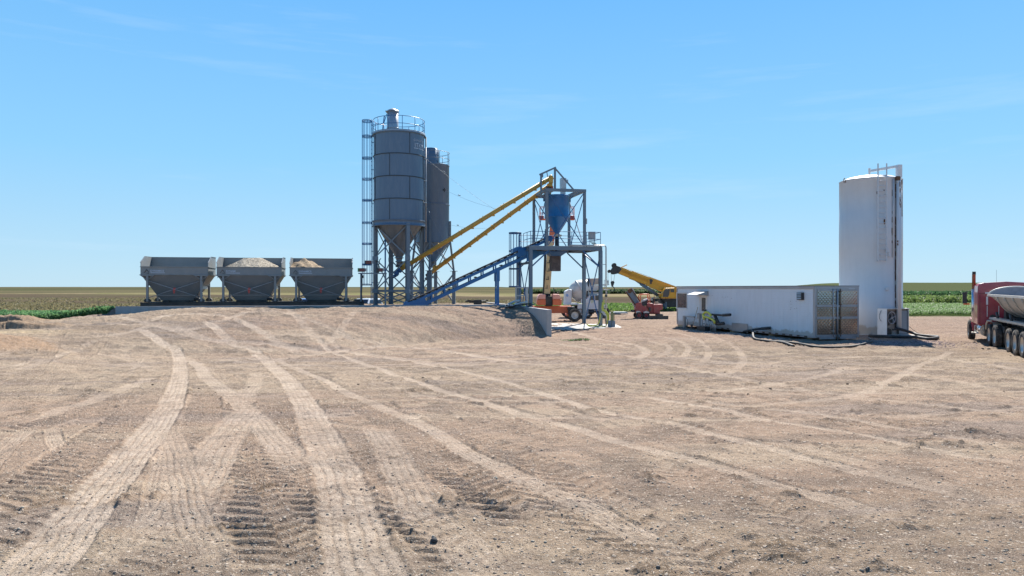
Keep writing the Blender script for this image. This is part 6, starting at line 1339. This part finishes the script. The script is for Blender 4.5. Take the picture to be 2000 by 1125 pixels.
# ---- red tractor unit with side dump trailer
ax = Vector((-.413, -.911, 0)).normalized(); ar = Vector((-ax.y, ax.x, 0))*-1   # ax points rearward (towards the camera)
ar = Vector((ax.y, -ax.x, 0)) if (Vector((ax.y, -ax.x, 0))).x > 0 else Vector((-ax.y, ax.x, 0))
FW = Vector((25.1, 39.0, 0)); RM = Matrix(((ax.x, ar.x, 0, FW.x), (ax.y, ar.y, 0, FW.y), (0, 0, 1, .02), (0, 0, 0, 1)))   # x rearward from the front axle, y to the far side, z up
RW = RM; RM = RW @ Matrix.Translation((5.4, .82, 0)) @ Matrix.Rotation(R(-3.2), 4, 'Z') @ Matrix.Translation((-5.4, -1.26, 0))
tu = thing('tractor_unit', 'dark red sleeper cab truck seen from behind on its left side', 'truck', (FW.x+ar.x*1.1, FW.y+ar.y*1.1, .02))
wheel(tu, (0, .06, .52), .52, .32, (0, 1, 0), 'rim', RM); wheel(tu, (0, 2.05, .52), .52, .32, (0, 1, 0), 'rim', RM)
for s in (4.75, 6.1):
    for y in (.2, 2.05): wheel(tu, (s, y, .52), .52, .27, (0, 1, 0), 'rim', RW, True, .6)
m = MB(RM); m.box(-1.0, 7.2, .68, .86, .75, 1.02); m.box(-1.0, 7.2, 1.4, 1.58, .75, 1.02)
for x in (2.6, 3.6, 5.4, 7.0): m.box(x, x+.15, .86, 1.4, .78, 1.0)
m.build('chassis', M['black'], tu)
SH = 3.02; x0 = 1.75; x1 = 3.75
m = MB(RM); sec_ = [(-.02, .95), (-.02, 2.5), (.0, 2.88), (.08, 2.99), (.25, SH+.02), (1.15, SH+.08), (2.1, SH+.02), (2.3, 2.99), (2.38, 2.88), (2.4, 2.5), (2.4, .95)]
m.loft([(x0, y, z) for y, z in sec_], [(x1, y, z) for y, z in sec_]); sl = m.build('sleeper', M['red'], tu, .05, 3)
m = MB(RM)
for z in (2.5,): m.box(x1+.002, x1+.014, -.01, 2.39, z-.012, z+.012)
for y in (.08, 2.3): m.box(x1+.002, x1+.012, y-.01, y+.01, .98, 2.45)
m.build('panel_seams', mat('dark_red_seam', (.12, .015, .02), .5), sl)
m = MB(RM); m.box(x1+.004, x1+.03, .3, .72, 2.5, 2.57); m.box(x1+.004, x1+.03, .34, .42, 1.95, 2.35); m.box(x1+.004, x1+.02, .37, .4, 1.35, 1.9); m.box(x1+.004, x1+.02, .85, .88, 1.4, 1.9); m.each('marker_lamp', M['white2'], sl)
m = MB(RM); m.cyl((x1, .62, 1.35), (x1+.03, .62, 1.35), .12); m.cyl((x1, 1.0, 1.1), (x1+.04, 1.0, 1.1), .08); m.each('air_fitting', M['black'], sl)
m = MB(RM); cbs = [(.2, 1.0), (.2, 1.75), (.3, 2.55), (.5, 2.7), (1.8, 2.7), (2.0, 2.55), (2.08, 1.75), (2.08, 1.0)]
m.loft([(.55, y, z) for y, z in cbs], [(1.74, y, z) for y, z in cbs]); cbb = m.build('cab', M['red'], tu, .05, 3)
m = MB(RM); m.add([(.75, .19, 1.8), (1.6, .19, 1.8), (1.6, .285, 2.5), (.9, .285, 2.5)], [(0,1,2,3)]); m.build('side_window', M['glass'], cbb)
m = MB(RM); A = [(-1.2, .55, .8), (-1.2, 1.7, .8), (-1.2, 1.65, 1.5), (-1.2, .6, 1.5)]; B = [(.54, .45, .8), (.54, 1.8, .8), (.54, 1.75, 1.95), (.54, .5, 1.95)]; m.loft(A, B); m.build('engine_hood', M['red'], tu, .06)
m = MB(RM)
for k in range(10):
    a, b = R(15+15*k), R(15+15*(k+1)); rr = .66
    m.add([(-rr*math.cos(a), .0, .52+rr*math.sin(a)), (-rr*math.cos(b), .0, .52+rr*math.sin(b)), (-rr*math.cos(b), .6, .52+rr*math.sin(b)), (-rr*math.cos(a), .6, .52+rr*math.sin(a))], [(0,1,2,3)])
    m.add([(-rr*math.cos(a), .0, .52+rr*math.sin(a)), (-rr*math.cos(b), .0, .52+rr*math.sin(b)), (-(rr+.04)*math.cos(b), .02, .52+(rr-.12)*math.sin(b)), (-(rr+.04)*math.cos(a), .02, .52+(rr-.12)*math.sin(a))], [(0,1,2,3)])
m.box(.6, .75, .03, .6, .5, 1.1); m.build('front_fender', M['red'], tu)
m = MB(RM); ex, ey = 1.62, .02; m.cyl((ex, ey, 1.0), (ex, ey, 2.72), .11, n=18); stk = m.build('exhaust_shield', M['chrome'], tu)
m = MB(RM); m.tube([(ex, ey, 2.7), (ex, ey, 3.35), (ex+.02, ey, 3.45), (ex+.1, ey, 3.55)], .085, 14); m.build('exhaust_pipe', M['exh'], stk)
m = MB(RM); m.obox((ex+.105, ey, 3.56), (.02, .16, .16)); m.build('exhaust_mouth', M['black'], stk)
m = MB(RM); m.box(.5, .62, -.4, -.2, 1.95, 2.55); m.tube([(.55, -.28, 2.55), (.55, -.1, 2.62), (.6, .2, 2.6)], .02, 6); m.build('side_mirror', M['black'], tu)
m = MB(RM); m.obox((.56, -.22, 1.92), (.1, .28, .1)); m.build('side_marker', M['amber'], tu)
m = MB(RM); m.cyl((1.2, .42, .68), (3.6, .42, .68), .33, n=24); m.cyl((3.62, .42, .68), (3.66, .42, .68), .2, n=16); m.build('fuel_tank', M['chrome'], tu)
m = MB(RM); m.box(.7, 1.2, -.02, .4, .38, .44); m.box(1.3, 2.2, .05, .4, .42, .46); m.box(.9, 1.0, .1, .4, .44, .8); m.each('step', M['deck'], tu)
m = MB(RW)
for k in range(8):
    a, b = R(60+15*k), R(60+15*(k+1)); rr = .62; m.add([(4.75-rr*math.cos(a), .05, .52+rr*math.sin(a)), (4.75-rr*math.cos(b), .05, .52+rr*math.sin(b)), (4.75-rr*math.cos(b), .42, .52+rr*math.sin(b)), (4.75-rr*math.cos(a), .42, .52+rr*math.sin(a))], [(0,1,2,3)])
m.tube([(4.05, -.05, .75), (4.12, -.05, 1.05), (4.4, -.05, 1.18), (5.2, -.05, 1.2)], .05, 8); m.build('drive_fender', M['deck'], tu)
m = MB(RM); m.tube([(2.6, .9, 3.05), (2.6, .9, 3.7)], .005, 4); m.tube([(2.6, 2.4, 3.05), (2.6, 2.4, 4.4)], .005, 4); m.each('antenna', M['black'], tu)
m = MB(RM)
for (a, b) in ((.9, 1.1), (1.0, 1.3), (1.1, 1.2)): m.tube([(x1, a, 1.1), (x1+.3, a+.1, .95), (x1+.6, b, 1.05), (x1+1.0, b, 1.3)], .02, 6)
m.box(x1+.02, x1+.3, .75, 1.5, .95, 1.2); m.build('air_lines', M['black'], tu)
# trailer
RM = RW
st_ = thing('side_dump_trailer', 'weathered side dump trailer with an open curved tub behind the red cab', 'trailer', tuple(RM @ Vector((9.5, 1.1, 0))))
for s in (9.0, 10.3, 11.6, 12.9):
    for y in (.2, 2.05): wheel(st_, (s, y, .52), .52, .27, (0, 1, 0), 'rim', RM, True, .6)
m = MB(RM); m.box(4.3, 15, .72, .92, .95, 1.22); m.box(4.3, 15, 1.32, 1.52, .95, 1.22); m.box(7.6, 8.0, .3, 1.9, .3, 1.0); m.build('chassis', M['black'], st_)
m = MB(RM); m.prism([(4.1, 1.28), (4.35, 1.36), (15, 1.36), (15, 1.26), (4.4, 1.24)], .03, .33); m.prism([(4.1, 1.28), (4.35, 1.36), (15, 1.36), (15, 1.26), (4.4, 1.24)], 2.0, 2.3); m.each('side_rail', M['deck'], st_, .015)
m = MB(RM); m.box(4.4, 15, .1, 2.2, 1.27, 1.31)
for x in np.arange(5, 15, 1.0): m.box(x, x+.08, .1, 2.2, 1.2, 1.27)
m.build('deck', M['steel'], st_)
prof = [(1.12+(y_-1.12)*.66, z_) for y_, z_ in [(-.62, 2.4), (-.52, 2.2), (-.32, 1.95), (0, 1.72), (.5, 1.52), (1.12, 1.46), (1.75, 1.52), (2.25, 1.72), (2.55, 1.95), (2.75, 2.2), (2.85, 2.4)]]
def tubsec(x, k, t=0): return [(x, 1.12+(y-1.12)*k*(1-t*.02), 2.42-(2.42-z)*k+t*.03) for y, z in prof]
def ends(x): return tubsec(x, 1)
m = MB(RM); secs = [tubsec(5.1, .42), tubsec(5.3, .72), tubsec(5.6, .93), tubsec(6.0, 1), tubsec(9.5, 1), tubsec(13, 1)]
# front end closes as a raised curved wall
def tub(m, shrink, flip):
    n = len(prof); V_ = []; xs_ = [4.35, 6.3, 13.5]
    # floor line slopes up to the front: at x=4.35 the section collapses to the rim
    S0 = [(4.35+.0, y*(1-shrink)+1.12*shrink, 2.42) for y, z in prof]
    S1 = [(5.4, 1.12+(y-1.12)*(1-shrink), 2.42-(2.42-z)*.62*(1-shrink)) for y, z in prof]
    S2 = [(6.6, 1.12+(y-1.12)*(1-shrink), 2.42-(2.42-z)*(1-shrink)) for y, z in prof]
    S3 = [(13.6, 1.12+(y-1.12)*(1-shrink), 2.42-(2.42-z)*(1-shrink)) for y, z in prof]
    S = [S0, S1, S2, S3]; P = [p for s in S for p in s]; fs = [(i*n+j, i*n+j+1, (i+1)*n+j+1, (i+1)*n+j) for i in range(3) for j in range(n-1)]
    m.add(P, fs, True)
m = MB(RM); tub(m, 0, False)
for x in (6.6, 8.2, 9.8, 11.4):
    pts = [(x, 1.12+(y-1.12)*1.01, z-.02) for y, z in prof]; m.tube(pts, .045, 6)
m.build('tub', M['tub'], st_)
m = MB(RM); tub(m, .035, True); arc = [(4.4, 1.12+1.14*math.cos(R(t)), 2.42+.42*math.sin(R(t))) for t in range(180, -1, -12)]
n = len(arc); back = [(4.37, p[1], 2.40) for p in arc]; m.add(arc+back, [(i, i+1, n+i+1, n+i) for i in range(n-1)]); arc2 = [(13.6, p[1], p[2]) for p in arc]; low = [(13.6, y, z) for y, z in prof]; m.add(arc2+low, [tuple(range(len(arc2)+len(low)))]); m.build('tub_lining', M['tub_in'], st_)
m = MB(RM); m.tube([(4.38, p[1], p[2]) for p in arc], .04, 8); m.beam((4.35, -.03, 2.43), (13.6, -.03, 2.4), .09, .1); m.beam((4.35, 2.27, 2.43), (13.6, 2.27, 2.4), .09, .1); m.build('tub_rim', M['tubrim'], st_)
m = MB(RM)
for x in (5.6, 8.5): m.prism([(.7, 1.3), (1.5, 1.3), (1.3, 1.65), (.9, 1.65)], x, x+.12, 'X'); m.cyl((x+.4, .1, 1.33), (x+.1, .1, 1.62), .06)
m.beam((5.0, .8, 1.34), (7.4, .5, 1.36), .05); m.beam((5.0, .5, 1.34), (6.4, .9, 1.36), .05); m.prism([(4.9, 1.3), (5.6, 1.3), (5.35, 1.75), (5.1, 1.8)], .5, 1.6); m.each('tub_cradle', M['black'], st_)
